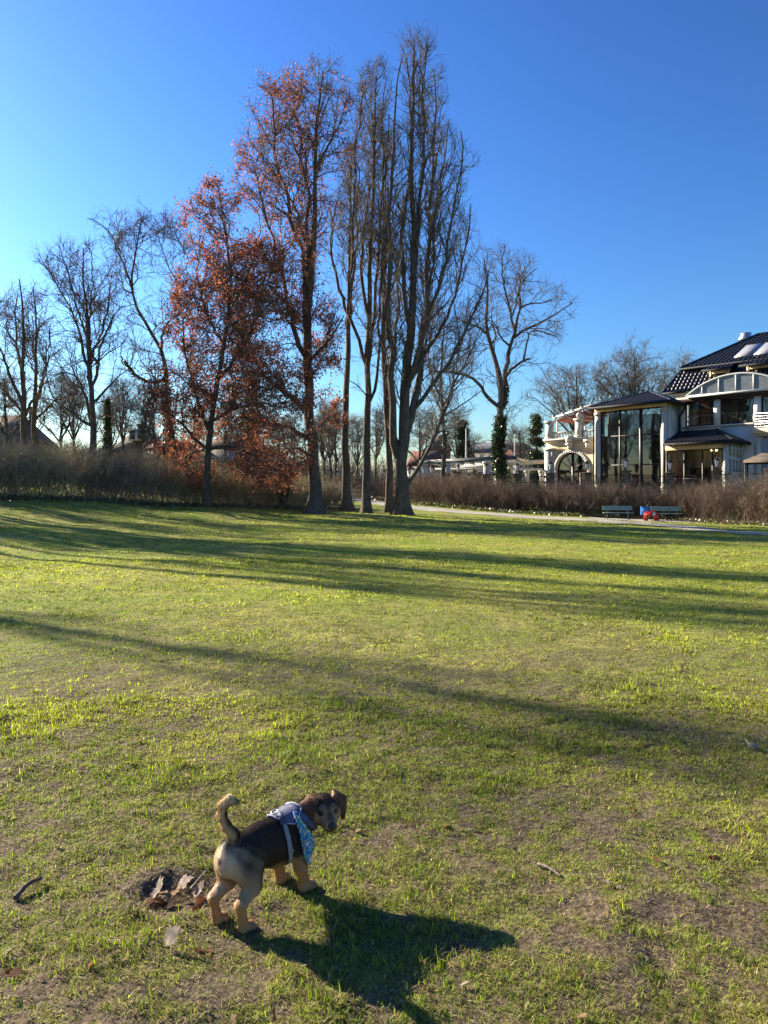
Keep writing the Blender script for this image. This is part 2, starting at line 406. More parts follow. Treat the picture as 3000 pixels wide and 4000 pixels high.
# ---------------------------------------------------------------- trees
def norm(a): return a/(np.linalg.norm(a, axis=-1, keepdims=True)+1e-9)
def grow(start, d, L, r0, r1, S, wig, trop, rng, pw=1.0):
    """grow N branches of S steps at once"""
    N = len(start); pts = np.empty((N, S+1, 3)); pts[:, 0] = start; d = norm(d.copy()); wob = rng.normal(size=(N, 3))*wig
    for k in range(S):
        wob = wob*.45 + rng.normal(size=(N, 3))*wig
        d = norm(d + wob + np.array([0, 0, 1.0])*trop)
        pts[:, k+1] = pts[:, k] + d*(L/S)[:, None]
    t = np.linspace(0, 1, S+1)[None, :]**pw
    return pts, r0[:, None]*(1-t) + r1[:, None]*t
def spawn(pts, rad, counts, t0, t1, ang0, ang1, rng, upbias=0.0):
    N, S1 = pts.shape[:2]; idx = np.repeat(np.arange(N), counts); n = len(idx)
    t = (t0 + (t1-t0)*rng.random(n)**.85)*(S1-1-1e-6); k = t.astype(int); f = (t-k)[:, None]
    p = pts[idx, k]*(1-f) + pts[idx, k+1]*f; d = norm(pts[idx, k+1]-pts[idx, k])
    r = rad[idx, k]*(1-f[:, 0]) + rad[idx, k+1]*f[:, 0]
    s = norm(rng.normal(size=(n, 3)) + np.array([0, 0, upbias])); s = norm(s - d*(s*d).sum(-1, keepdims=True))
    a = (ang0 + (ang1-ang0)*rng.random(n))[:, None]
    return p, norm(d*np.cos(a)+s*np.sin(a)), r, idx, t/(S1-1)
class Env:
    """crown outline: rows (z, xleft, xright) in place metres, depth centre y"""
    def __init__(s, rows, y, squash=.85):
        rows = sorted(rows); s.z = np.array([r[0] for r in rows]); s.l = np.array([r[1] for r in rows]); s.r = np.array([r[2] for r in rows]); s.y = y; s.q = squash
    def inside(s, p):
        z = p[..., 2]; l = np.interp(z, s.z, s.l); r = np.interp(z, s.z, s.r); c = (l+r)/2; R = np.maximum((r-l)/2, .05)
        return (((p[..., 0]-c)/R)**2 + ((p[..., 1]-s.y)/(R*s.q+.3))**2 < 1) & (z < s.z[-1]) & (z > s.z[0])
    def reach(s, p, d, Lmax, n=14):
        q = np.linspace(.05, 1, n)[None, :]*Lmax[:, None]
        pts = p[:, None]+d[:, None]*q[..., None]; ins = s.inside(pts)
        first = np.argmin(ins, 1); allin = ins.all(1)
        return np.where(allin, Lmax, q[np.arange(len(p)), np.maximum(first-1, 0)])
def catmull(p, n):
    p = np.asarray(p, float)
    q = smooth_line(p, 2) if len(p) > 2 else p
    return resample(q, n)
S0 = 18
def traced(limbs, d, rng, wig=.16):
    """limbs: (list of (u,v), r0 px, r1 px, depth offset start, end) -> (N,S0+1,3),(N,S0+1)"""
    PT, RD = [], []
    for pts, r0, r1, y0, y1 in limbs:
        t = np.linspace(0, 1, len(pts)); q = [P(u, v, d) + np.array([0, y0+(y1-y0)*tt, 0]) for (u, v), tt in zip(pts, t)]
        c = catmull(q, S0+1); L = np.linalg.norm(c[-1]-c[0])
        w = np.cumsum(rng.normal(size=c.shape)*wig*L/S0*1.2, 0); tt = np.linspace(0, 1, S0+1)[:, None]; w = (w - w[-1]*tt); w[:, 2] *= .3; w = w*(.35 if not PT else 1.0)
        c = c+w
        if PT:                               # a limb starts on the nearest stem already there
            old = np.concatenate(PT); rr_ = np.concatenate(RD); dist = np.hypot(old[:, 0]-c[0, 0], (old[:, 2]-c[0, 2])*.55); dist[np.arange(len(old)) % (S0+1) == S0] += 1; j_ = int(np.argmin(dist))
            c = c + (old[j_]-c[0])[None]*((1-tt)**2.2); r0 = min(r0, rr_[j_]*F/d*.92)
        PT.append(c); RD.append((r0+(r1-r0)*np.linspace(0, 1, S0+1)**.8)*d/F)
    return np.array(PT), np.array(RD)
def leaf_quads(p, size, rng, fold=.35, droop=0.0, aspect=.55):
    """N folded diamond leaves"""
    n = len(p); a = norm(rng.normal(size=(n, 3)) + np.array([0, 0, -droop])); b = norm(np.cross(a, rng.normal(size=(n, 3)))); c = np.cross(a, b)
    s = size[:, None]
    v = np.stack([p, p+a*s*.55+b*s*aspect*.5+c*s*fold*.3, p+a*s, p+a*s*.45-b*s*aspect*.5+c*s*fold*.3], 1)
    i = np.arange(n)[:, None]*4
    return v.reshape(-1, 3), np.concatenate([i+np.array([[0, 1, 2]]), i+np.array([[0, 2, 3]])])
def cell_cap(p, cell, cap, rng):
    """keep at most cap points in each cell of the crown as seen from the side, so that the crown stays airy"""
    if cap is None: return np.ones(len(p), bool)
    key = np.floor(p[:, 0]/cell).astype(int)*10007 + np.floor(p[:, 2]/cell).astype(int); order = rng.permutation(len(p)); ks = key[order]
    srt = np.argsort(ks, kind='stable'); k2 = ks[srt]; first = np.r_[True, k2[1:] != k2[:-1]]; start = np.maximum.accumulate(np.where(first, np.arange(len(k2)), 0)); rank = np.arange(len(k2))-start
    keep = np.zeros(len(p), bool); keep[order[srt]] = rank < cap*(.6+.8*rng.random(len(p))); return keep
def make_tree(name, label, base, limbs, d, env, seed, group=None, bark='bark_dark', twigbark='twig',
              n1=0, l1=None, n2=7.0, n3=6, n4=5, ang2=(.35, .75), trop=(.10, .06, .05), lmax2=5.0, lmax3=2.2, lmax4=1.0,
              rtw=.011, cap=None, leafcap=None, leaves=None, ivy=None, wig=.16, lw=.16, flare=1.7, t0=.18, trunk_len=None, twigS=(8, 5, 3), kick=None):
    """limbs[0] is the trunk; the rest are limbs; finer branches are grown inside env"""
    rng = np.random.default_rng(seed)
    bx, by = PX(base[0], d), d; bz = float(gz(bx, by)); org = np.array([bx, by, bz])
    pts, rad = traced(limbs, d, rng, lw)
    pts[0][0] = org - np.array([0, 0, .25]); 
    trunk_v = []; tv, tf, n_ = [], [], 0
    # the trunk is re-sampled more finely with a root flare
    tp = resample(pts[0], 60); tr = np.interp(np.linspace(0, 1, 60), np.linspace(0, 1, S0+1), rad[0])
    hgt = tp[:, 2]-bz; fl = 1 + (flare-1)*np.exp(-np.maximum(hgt, 0)/.55)
    k = 16; v, f = tube_arrays(tp[None], (tr*fl)[None], k)
    th = np.tile(np.linspace(0, 2*np.pi, k, endpoint=False), 60); fl_ = np.repeat(fl-1, k)
    c_ = np.repeat(tp, k, 0); lob = 1 + .30*fl_*np.sin(5*th+seed) + .10*np.sin(3*th+np.repeat(hgt, k)*.5) + .05*np.sin(7*th+np.repeat(hgt, k)*1.7)
    v = c_ + (v-c_)*lob[:, None]
    tv.append(v); tf.append(f); n_ += len(v)
    if len(pts) > 1:
        v, f = tube_arrays(pts[1:], rad[1:], 9); tv.append(v); tf.append(f+n_); n_ += len(v)
    P1, R1 = pts, rad
    if n1:
        t00, t01, a0, a1, lm, tr1, w1 = l1
        p, dd, r, ix, tt = spawn(pts[:1], rad[:1], np.array([n1]), t00, t01, a0, a1, rng)
        L = env.reach(p, dd*np.array([1, 1, 1]) + np.array([0, 0, tr1*3]), np.full(len(p), lm))*(.8+.3*rng.random(len(p)))
        L = np.maximum(L, .6)
        q, rr = grow(p, dd, L, np.minimum(r*.6, .03+.012*L+.02), np.full(len(p), .018), S0, w1, tr1, rng)
        v, f = tube_arrays(q, rr, 7); tv.append(v); tf.append(f+n_); n_ += len(v)
        P1 = np.concatenate([pts, q]); R1 = np.concatenate([rad, rr])
    root = empty(name, org); tag(root, label, 'tree', group)
    me = np_mesh('trunk', np.concatenate(tv)-org, [np.concatenate(tf)], True); link_mesh('trunk', me, M[bark], root)
    cv, cf, cn = [], [], 0
    # level 2
    lens = np.linalg.norm(np.diff(P1, axis=1), axis=-1).sum(1)
    cnt = np.maximum(1, (lens*n2*(.8+.4*rng.random(len(lens)))).astype(int)//3); cnt[0] = int(cnt[0]*.7)
    p, dd, r, ix, tt = spawn(P1, R1, cnt, t0, 1.0, ang2[0], ang2[1], rng, .3)
    ok = env.inside(p); p, dd, r = p[ok], dd[ok], r[ok]
    L = np.maximum(env.reach(p, norm(dd+np.array([0, 0, trop[0]*2])), np.full(len(p), lmax2)*(.45+.55*rng.random(len(p)))), .4)
    p2, r2 = grow(p, dd, L, np.minimum(r*.62, .012+.011*L), np.full(len(p), rtw), twigS[0], wig, trop[0], rng)
    v, f = tube_arrays(p2, r2, 5); cv.append(v); cf.append(f+cn); cn += len(v)
    # level 3
    cnt = np.maximum(1, np.round(L/lmax2*n3*2.0)).astype(int)
    p, dd, r, ix, tt = spawn(p2, r2, cnt, .15, 1.0, ang2[0], ang2[1]+.2, rng, .2)
    ok = cell_cap(p, .8, cap, rng); p, dd, r = p[ok], dd[ok], r[ok]
    L = np.minimum(np.maximum(env.reach(p, dd, np.full(len(p), lmax3), 6)*1.1, .3), lmax3)*(.5+.5*rng.random(len(p)))
    p3, r3 = grow(p, dd, L, np.minimum(r*.7, .006+.009*L), np.full(len(p), rtw*.75), twigS[1], wig*1.2, trop[1], rng)
    v, f = tube_arrays(p3, r3, 4); cv.append(v); cf.append(f+cn); cn += len(v)
    # level 4
    cnt = np.full(len(p3), n4); 
    p, dd, r, ix, tt = spawn(p3, r3, cnt, .15, 1.0, .4, 1.0, rng, .2)
    L = lmax4*(.35+.65*rng.random(len(p)))
    p4, r4 = grow(p, dd, L, np.minimum(r*.8, rtw*.8), np.full(len(p), rtw*.45), twigS[2], wig*1.3, trop[2], rng)
    v, f = tube_arrays(p4, r4, 3); cv.append(v); cf.append(f+cn); cn += len(v)
    me = np_mesh('crown', np.concatenate(cv)-org, [np.concatenate(cf)], True); link_mesh('crown', me, M[twigbark], root)
    if leaves:
        n, size, dens = leaves
        src = np.concatenate([p4.reshape(-1, 3), p3.reshape(-1, 3)])
        src = np.concatenate([src + rng.normal(size=src.shape)*.06, src + rng.normal(size=src.shape)*.16])
        src = src[dens(src, rng)]
        src = src[cell_cap(src, .5, leafcap, rng)]; src = src[rng.permutation(len(src))[:n]]; print('LEAVES', name, len(src), 'twigs', len(p4))
        reps = 1
        v, f = leaf_quads(src, size*(.6+.8*rng.random(len(src))), rng, .7, .5, .6)
        t = rng.random(len(src)); c = np.where((t < .55)[:, None], np.array([.28, .125, .085]), np.where((t < .85)[:, None], np.array([.38, .19, .11]), np.array([.17, .09, .068])))
        c = c*(.7+.6*rng.random(len(src)))[:, None]
        me = np_mesh('foliage', v-org, [f], False, np.repeat(c, 4, 0)); link_mesh('foliage', me, M['leaf'], root)
    if ivy:
        vs_, fs_, cs_, nn = [], [], [], 0
        for li, ta, tb, n, spread, size in ivy:
            t = (ta+(tb-ta)*rng.random(n))*(S0-1e-6); kk = t.astype(int); fr = (t-kk)[:, None]
            c = P1[li][kk]*(1-fr)+P1[li][kk+1]*fr; rr = R1[li][kk]
            dirs = norm(rng.normal(size=(n, 3))*np.array([1, 1, .35]))
            pp = c + dirs*(rr[:, None]*1.0 + np.abs(rng.normal(size=(n, 1)))*spread)
            v, f = leaf_quads(pp, size*(.6+.8*rng.random(n)), rng, .3, .6, .9); vs_.append(v); fs_.append(f+nn); nn += len(v)
            g = np.array([.030, .052, .014])*(1-rng.random((n, 1))*.5) + np.array([.05, .07, .008])*(rng.random((n, 1)) < .22)
            cs_.append(np.repeat(g, 4, 0))
        me = np_mesh('ivy', np.concatenate(vs_)-org, [np.concatenate(fs_)], False, np.concatenate(cs_)); link_mesh('ivy', me, M['green'], root)
    return root
def copy_tree(src, loc, rotz=0.0, scale=1.0, label=None, group=None, zs=1.0, name=None):
    r = src.copy(); C.objects.link(r); r.location = loc; r.rotation_euler = (0, 0, rotz); r.scale = (scale, scale, scale*zs)
    if label: r['label'] = label
    if group: r['group'] = group
    elif 'group' in r: del r['group']
    if name: r.name = name
    for ch in list(src.children):
        c = ch.copy(); C.objects.link(c); c.parent = r
    return r
def env_px(rows, d, squash=.85):
    return Env([(H-(v-HV)/F*d, PX(l, d), PX(r, d)) for v, l, r in rows], d, squash)

# --- 1 the tall bare column tree with the thick buttressed trunk
D1 = 45.0
env1 = env_px([(120, 1590, 1640), (200, 1545, 1720), (420, 1530, 1790), (700, 1500, 1850), (1000, 1480, 1925), (1250, 1470, 1905), (1500, 1470, 1850), (1700, 1500, 1800), (1850, 1540, 1620)], D1, .7)
lm1 = [
 ([(1565, 2020), (1563, 1900), (1566, 1700), (1572, 1450), (1590, 1150), (1598, 850), (1605, 600), (1612, 380), (1618, 180)], 27, 3, 0, 0),
 ([(1555, 1800), (1540, 1600), (1532, 1350), (1528, 1100), (1545, 800), (1560, 500), (1570, 260)], 17, 2, -.2, -1.2),
 ([(1548, 1780), (1505, 1600), (1478, 1350), (1475, 1150), (1490, 900), (1500, 650), (1520, 420)], 13, 2, .2, .8),
 ([(1575, 1700), (1600, 1480), (1612, 1250), (1640, 950), (1660, 650), (1680, 350), (1700, 220)], 17, 2, .3, 1.4),
 ([(1580, 1620), (1625, 1450), (1680, 1300), (1730, 1080), (1760, 850), (1790, 560)], 12, 2, -.3, -1.5),
 ([(1582, 1560), (1640, 1400), (1720, 1280), (1790, 1120), (1830, 930), (1850, 750)], 11, 2, .2, 1.8),
 ([(1585, 1700), (1620, 1600), (1700, 1480), (1780, 1380), (1850, 1230), (1900, 1080)], 11, 2, -.2, -1.0),
 ([(1590, 1880), (1640, 1800), (1690, 1700), (1740, 1560), (1800, 1440), (1860, 1330)], 9, 2, .1, .7),
 ([(1590, 1480), (1650, 1250), (1690, 1040), (1720, 820), (1745, 560), (1765, 400)], 10, 2, .5, 2.0),
 ([(1575, 1350), (1560, 1050), (1575, 780), (1590, 520), (1585, 300)], 11, 2, -.5, -1.8),
 ([(1600, 1120), (1640, 850), (1655, 600), (1660, 380), (1665, 200)], 9, 2, -.2, -.8),
]
T1 = make_tree('bare_oak_tree', 'tallest bare column-shaped oak with a thick flared trunk and low side limbs', (1565, 2020), lm1, D1, env1, 3,
    n2=7.5, n3=6, n4=4, ang2=(.22, .65), trop=(.14, .11, .09), lmax2=4.2, lmax3=1.9, lmax4=.8, rtw=.0105, wig=.15, flare=1.7, t0=.12, lw=.10, cap=14)
# --- 2 narrow bare columns left of it
D2 = 46.0
env2 = env_px([(215, 1460, 1500), (300, 1400, 1540), (600, 1330, 1545), (1000, 1300, 1540), (1300, 1300, 1520), (1600, 1330, 1500), (1750, 1400, 1450)], D2, .8)
lm2 = [
 ([(1430, 2005), (1432, 1800), (1430, 1550), (1432, 1280), (1440, 1000), (1452, 760), (1462, 520), (1470, 300)], 17, 2.5, 0, 0),
 ([(1432, 1400), (1460, 1200), (1470, 950), (1490, 650), (1500, 380), (1510, 260)], 9, 2, .2, 1.2),
 ([(1428, 1480), (1390, 1330), (1375, 1150), (1380, 900), (1400, 620), (1420, 400)], 8, 2, -.2, -1.2),
 ([(1435, 1250), (1410, 1050), (1415, 800), (1440, 540), (1450, 300)], 8, 2, .4, 1.5),
 ([(1430, 1600), (1470, 1450), (1490, 1250), (1505, 1000), (1515, 750)], 7, 2, -.3, -1.2),
]
T2 = make_tree('bare_oak_tree', 'straight slim bare oak trunk standing between two others, left of the tallest tree', (1430, 2005), lm2, D2, env2, 7,
    n2=6.5, n3=6, n4=4, ang2=(.22, .65), trop=(.14, .11, .09), lmax2=3.6, lmax3=1.7, lmax4=.75, rtw=.0105, lw=.11, wig=.18, flare=1.7, t0=.22)
D3 = 50.0
env3 = env_px([(560, 1340, 1400), (800, 1290, 1440), (1100, 1260, 1440), (1400, 1250, 1430), (1550, 1280, 1410), (1650, 1320, 1390)], D3, .9)
lm3 = [
 ([(1352, 1978), (1350, 1850), (1345, 1650), (1352, 1450), (1358, 1250), (1362, 1000), (1368, 780), (1370, 600)], 18, 2.5, 0, 0),
 ([(1352, 1320), (1330, 1200), (1310, 1020), (1320, 820), (1340, 680)], 8, 2, 0, 1),
 ([(1356, 1300), (1395, 1180), (1405, 1000), (1400, 800), (1395, 660)], 8, 2, 0, -1),
]
T3 = make_tree('bare_oak_tree', 'dark bare oak trunk just right of the brown-leaved oak, by the path', (1352, 1978), lm3, D3, env3, 9,
    n2=6, n3=6, n4=4, ang2=(.25, .6), trop=(.10, .07, .05), lmax2=3.4, lmax3=1.7, lmax4=.75, rtw=.013, wig=.18, flare=1.8, t0=.45)
D4 = 50.0
env4 = env_px([(500, 1480, 1540), (800, 1450, 1600), (1200, 1430, 1640), (1500, 1440, 1640), (1750, 1480, 1580)], D4, .9)
lm4 = [([(1522, 1985), (1524, 1850), (1520, 1650), (1518, 1400), (1515, 1100), (1512, 800), (1510, 560)], 15, 2, 0, 0),
 ([(1522, 1500), (1560, 1300), (1590, 1050), (1585, 800)], 7, 2, 0, .8)]
T4 = make_tree('bare_oak_tree', 'bare trunk half hidden behind the thick trunk of the tallest tree', (1522, 1985), lm4, D4, env4, 10,
    n2=5, n3=6, n4=4, ang2=(.25, .6), trop=(.10, .07, .05), lmax2=3.2, lmax3=1.6, lmax4=.75, rtw=.013, wig=.18, flare=1.9, t0=.3)
# --- 5 the oak that kept its brown leaves (tall, narrow)
D5 = 44.0
env5 = env_px([(235, 1240, 1300), (290, 1060, 1340), (420, 985, 1375), (600, 920, 1370), (760, 900, 1330), (1000, 800, 1290), (1300, 760, 1330), (1550, 760, 1340), (1800, 860, 1320), (1920, 1060, 1260)], D5, .75)
lm5 = [
 ([(1222, 2003), (1220, 1850), (1212, 1650), (1208, 1400), (1212, 1150), (1225, 900), (1240, 640), (1250, 440), (1262, 280)], 26, 3, 0, 0),
 ([(1212, 1300), (1200, 1080), (1190, 850), (1165, 620), (1150, 420), (1130, 320)], 13, 2, 0, 1.0),
 ([(1205, 1150), (1180, 950), (1140, 780), (1090, 620), (1075, 420)], 11, 2, -.3, -1.4),
 ([(1215, 1450), (1150, 1300), (1090, 1120), (1040, 900), (1010, 700)], 12, 2, -.3, -2.0),
 ([(1205, 1650), (1130, 1560), (1040, 1480), (950, 1330), (900, 1150)], 13, 2, .3, 1.5),
 ([(1212, 1450), (1280, 1350), (1320, 1290), (1345, 1240)], 9, 2, 0, -.5),
 ([(1235, 620), (1290, 520), (1325, 470), (1345, 380)], 6, 1.5, 0, .6),
 ([(1210, 1750), (1120, 1680), (1020, 1660), (920, 1600)], 11, 2, -.2, -1.4),
 ([(1218, 1800), (1180, 1740), (1130, 1760), (1080, 1820)], 7, 1.5, -.2, -1.0),
 ([(1212, 1000), (1150, 820), (1040, 650), (970, 520)], 8, 1.5, .3, 1.2),
]
def dens5(p, rng):
    h = sstep(19, 8, p[:, 2]); keep = .26 + .66*h
    cl = sstep(.36, .62, fbm(p[:, 0]*.55+p[:, 1]*.21, p[:, 2]*.55+p[:, 1]*.33, 3))
    right = sstep(PX(1290, D5), PX(1180, D5), p[:, 0])
    return rng.random(len(p)) < keep*(.30+.70*cl)*np.clip(.3+.7*right+sstep(14, 8, p[:, 2]), 0, 1)
T5 = make_tree('brown_leaved_oak', 'tall oak still holding brown leaves, with a stout trunk right of centre-left', (1222, 2003), lm5, D5, env5, 21,
    n2=8.5, n3=8, n4=5, ang2=(.3, .8), trop=(.07, .04, .03), lmax2=3.6, lmax3=1.8, lmax4=.8, rtw=.0125, wig=.19, flare=1.8, t0=.15,
    cap=11, leafcap=110, leaves=(40000, .135, dens5))
T5['label'] = 'tall oak with brown leaves on one stout dark trunk, left of the bare column-shaped trees'
# --- 6 the lower, broader brown oak on its left
D6 = 41.0
env6 = env_px([(690, 820, 880), (780, 760, 950), (950, 740, 1040), (1150, 680, 1130), (1350, 610, 1220), (1550, 580, 1240), (1700, 580, 1240), (1830, 620, 1220), (1930, 680, 1180)], D6, .75)
lm6 = [
 ([(808, 1975), (810, 1850), (820, 1700), (850, 1500), (880, 1280), (890, 1080), (870, 880), (850, 720)], 15, 2, 0, 0),
 ([(815, 1700), (770, 1560), (720, 1420), (690, 1280), (720, 1150)], 9, 2, 0, 1.2),
 ([(812, 1740), (740, 1680), (680, 1620), (620, 1600)], 8, 1.5, 0, -1),
 ([(812, 1780), (760, 1770), (700, 1790), (650, 1830)], 6, 1.5, 0, 1),
 ([(880, 1300), (960, 1230), (1060, 1200), (1150, 1220)], 7, 1.5, 0, 1),
 ([(845, 1500), (940, 1400), (1010, 1260), (1050, 1120)], 9, 1.5, 0, -1.6),
 ([(825, 1660), (940, 1600), (1040, 1580), (1130, 1620)], 9, 1.5, -.2, -2.0),
 ([(870, 1350), (800, 1200), (770, 1020), (760, 880)], 8, 1.5, .2, 1.5),
 ([(885, 1250), (960, 1080), (1000, 930), (990, 800)], 8, 1.5, .2, 1.8),
 ([(815, 1760), (880, 1740), (960, 1760), (1040, 1800)], 7, 1.5, -.1, -1.4),
]
def dens6(p, rng):
    cl = sstep(.34, .58, fbm(p[:, 0]*.6+p[:, 1]*.25+4, p[:, 2]*.6+p[:, 1]*.3, 3))
    return rng.random(len(p)) < (.28+.60*cl)*(.75+.25*sstep(16, 9, p[:, 2]))
T6 = make_tree('brown_leaved_oak', 'lower broad oak thick with rust-brown leaves, on a thin trunk at the thicket edge', (808, 1975), lm6, D6, env6, 33,
    n2=11, n3=9, n4=5, ang2=(.35, .9), trop=(.05, .02, .0), lmax2=3.4, lmax3=1.8, lmax4=.8, rtw=.0125, wig=.2, flare=1.4, t0=.2,
    cap=11, leafcap=120, leaves=(50000, .135, dens6))
# --- 7 ivy-clad tree behind the hedge on the right
D7 = 60.0
env7 = env_px([(960, 1900, 2010), (1020, 1850, 2110), (1100, 1810, 2230), (1160, 1790, 2285), (1300, 1780, 2210), (1500, 1790, 2150), (1650, 1820, 2090), (1780, 1880, 2010)], D7, .85)
lm7 = [
 ([(1955, 1900), (1952, 1780), (1948, 1660), (1950, 1600), (1945, 1480), (1915, 1380), (1900, 1320), (1895, 1250), (1905, 1180), (1900, 1100), (1890, 1010)], 22, 2, 0, 0),
 ([(1955, 1620), (1975, 1570), (1965, 1480), (1972, 1420), (1985, 1350), (2005, 1290), (2010, 1240), (2030, 1190), (2040, 1120), (2060, 1030)], 15, 2, .1, 1.0),
 ([(1948, 1610), (1915, 1570), (1880, 1510), (1850, 1485), (1780, 1465), (1690, 1460)], 9, 3, 0, -1.0),
 ([(1970, 1470), (2010, 1430), (2050, 1410), (2062, 1408)], 7, 4, 0, -.8),
 ([(2040, 1410), (2050, 1350), (2055, 1300), (2100, 1310), (2160, 1330)], 5, 1.5, -.8, -1.4),
 ([(2005, 1290), (2060, 1260), (2120, 1245), (2170, 1220), (2250, 1170)], 7, 1.5, .3, .9),
 ([(2000, 1280), (1980, 1210), (1965, 1150), (1950, 1060), (1960, 980)], 7, 1.5, .3, -1.5),
 ([(2030, 1190), (2080, 1165), (2150, 1160), (2200, 1130)], 5, 1.5, .6, 2.0),
 ([(1895, 1310), (1860, 1270), (1820, 1260), (1790, 1230)], 6, 1.5, 0, .8),
 ([(1905, 1380), (1940, 1320), (1950, 1290), (1925, 1250), (1940, 1180)], 6, 1.5, 0, 1.5),
 ([(2000, 1340), (1960, 1320), (1930, 1260), (1890, 1260)], 5, 1.5, .4, -.8),
 ([(2010, 1230), (2030, 1100), (2090, 1060)], 5, 1.5, .5, -.8),
]
T7 = make_tree('ivy_clad_tree', 'forked bare tree with an ivy-wrapped trunk behind the hedge, left of the arched building', (1955, 1900), lm7, D7, env7, 41,
    n2=4.5, n3=6, n4=4, ang2=(.4, .95), trop=(.06, .04, .02), lmax2=3.4, lmax3=1.8, lmax4=.9, rtw=.012, wig=.2, flare=1.2, t0=.1, cap=8,
    ivy=[(0, .0, .30, 4600, .13, .14), (1, .0, .18, 500, .07, .12)])
# --- 8 leaning multi-limbed tree between the left trees and the brown oak
D8 = 50.0
env8 = env_px([(820, 400, 720), (900, 360, 780), (1050, 400, 790), (1200, 450, 780), (1350, 470, 760), (1600, 480, 720)], D8, .8)
lm8 = [
 ([(668, 1900), (665, 1700), (650, 1500), (640, 1380), (600, 1310), (555, 1230), (515, 1170), (522, 1100), (530, 1000), (545, 920), (555, 850)], 14, 2, 0, 0),
 ([(640, 1390), (620, 1290), (660, 1230), (720, 1205), (760, 1180)], 8, 2, 0, 1),
 ([(520, 1130), (500, 1060), (470, 1000), (455, 930), (420, 890), (360, 870)], 6, 1.5, 0, -.8),
 ([(510, 1175), (480, 1140), (460, 1080), (430, 1050)], 4, 1.5, 0, .8),
 ([(690, 1215), (700, 1100), (640, 1030), (610, 950), (590, 870)], 6, 1.5, .6, 1.4),
 ([(700, 1080), (730, 1010), (680, 930), (660, 880)], 4, 1.5, 1, 1.6),
 ([(650, 1500), (600, 1510), (540, 1470), (490, 1400)], 8, 3, 0, -.9),
 ([(660, 1640), (630, 1560), (600, 1500), (590, 1400)], 6, 2, 0, .8),
]
T8 = make_tree('bare_tree', 'crooked bare tree leaning left out of the brown oak, with stubs of ivy', (668, 1900), lm8, D8, env8, 51,
    n2=6, n3=7, n4=4, ang2=(.4, .95), trop=(.05, .04, .02), lmax2=3.4, lmax3=1.8, lmax4=.8, rtw=.013, wig=.2, flare=1.2, t0=.2,
    ivy=[(0, .15, .42, 900, .14, .15), (6, .1, .9, 260, .10, .13)])
# --- 9 dark bare tree on the left with a clear stem
D9 = 43.0
env9 = env_px([(955, 260, 400), (1010, 170, 450), (1150, 130, 490), (1350, 130, 500), (1550, 150, 490), (1700, 200, 450), (1800, 300, 400)], D9, .85)
lm9 = [
 ([(358, 1960), (358, 1800), (357, 1650), (352, 1480), (345, 1300), (335, 1150), (330, 1040), (325, 970)], 16, 2, 0, 0),
 ([(350, 1500), (320, 1400), (290, 1260), (250, 1160), (200, 1060)], 8, 1.5, 0, -.8),
 ([(356, 1660), (330, 1580), (290, 1480), (240, 1440), (180, 1460)], 8, 1.5, 0, 1),
 ([(358, 1540), (385, 1450), (400, 1330), (430, 1230), (470, 1180)], 7, 1.5, 0, .8),
 ([(354, 1450), (370, 1300), (390, 1150), (400, 1010)], 7, 1.5, .2, 1.4),
 ([(345, 1380), (300, 1200), (280, 1080), (270, 990)], 7, 1.5, -.2, -1.3),
 ([(358, 1560), (420, 1520), (480, 1480), (520, 1450)], 6, 1.5, 0, -.8),
 ([(357, 1680), (310, 1640), (250, 1580), (180, 1560)], 7, 1.5, 0, -.8),
 ([(348, 1320), (360, 1180), (365, 1060), (360, 980)], 6, 1.5, .2, -.6),
]
T9 = make_tree('bare_tree', 'dark bare tree with a clear stem and a fan of limbs above the left thicket', (358, 1960), lm9, D9, env9, 61,
    n2=5.5, n3=6, n4=4, ang2=(.35, .8), trop=(.07, .05, .03), lmax2=3.2, lmax3=1.7, lmax4=.8, rtw=.0115, wig=.17, flare=1.2, t0=.15)
# --- 10 pair of trunks at the far left
D10 = 46.0
env10 = env_px([(1080, 40, 110), (1160, -40, 170), (1300, -110, 230), (1500, -140, 240), (1700, -80, 200), (1780, 0, 150)], D10, .9)
lm10 = [
 ([(98, 1900), (95, 1700), (92, 1600), (88, 1450), (85, 1300), (80, 1150), (75, 1090)], 17, 2, 0, 0),
 ([(90, 1600), (60, 1480), (30, 1400), (-10, 1300), (-30, 1200)], 8, 1.5, 0, -1),
 ([(92, 1620), (40, 1560), (-20, 1500), (-80, 1480)], 7, 1.5, 0, 1),
 ([(90, 1480), (60, 1350), (40, 1220), (30, 1130)], 7, 1.5, 0, 1.2),
 ([(95, 1640), (150, 1560), (190, 1480), (220, 1380)], 7, 1.5, .2, -1),
]
T10 = make_tree('bare_tree', 'leftmost bare tree with a bird nest tangle high in its twigs, thicker of two neighbouring trunks', (98, 1900), lm10, D10, env10, 71,
    n2=6, n3=6, n4=4, ang2=(.35, .85), trop=(.06, .04, .03), lmax2=3.2, lmax3=1.7, lmax4=.8, rtw=.0115, wig=.17, flare=1.2, t0=.15)
T10['label'] = 'leftmost bare tree, the thicker of two neighbouring trunks rising from the thicket'
env11 = env_px([(1090, 110, 150), (1180, 60, 210), (1350, 30, 250), (1550, 30, 250), (1720, 80, 200)], 47.5, .9)
lm11 = [
 ([(138, 1900), (138, 1700), (140, 1560), (142, 1400), (138, 1250), (130, 1120)], 13, 2, 0, 0),
 ([(140, 1600), (180, 1520), (210, 1400), (225, 1280)], 6, 1.5, 0, -1),
 ([(140, 1640), (190, 1580), (240, 1500)], 6, 1.5, 0, .7),
 ([(140, 1480), (110, 1360), (100, 1220)], 6, 1.5, 0, 1),
]
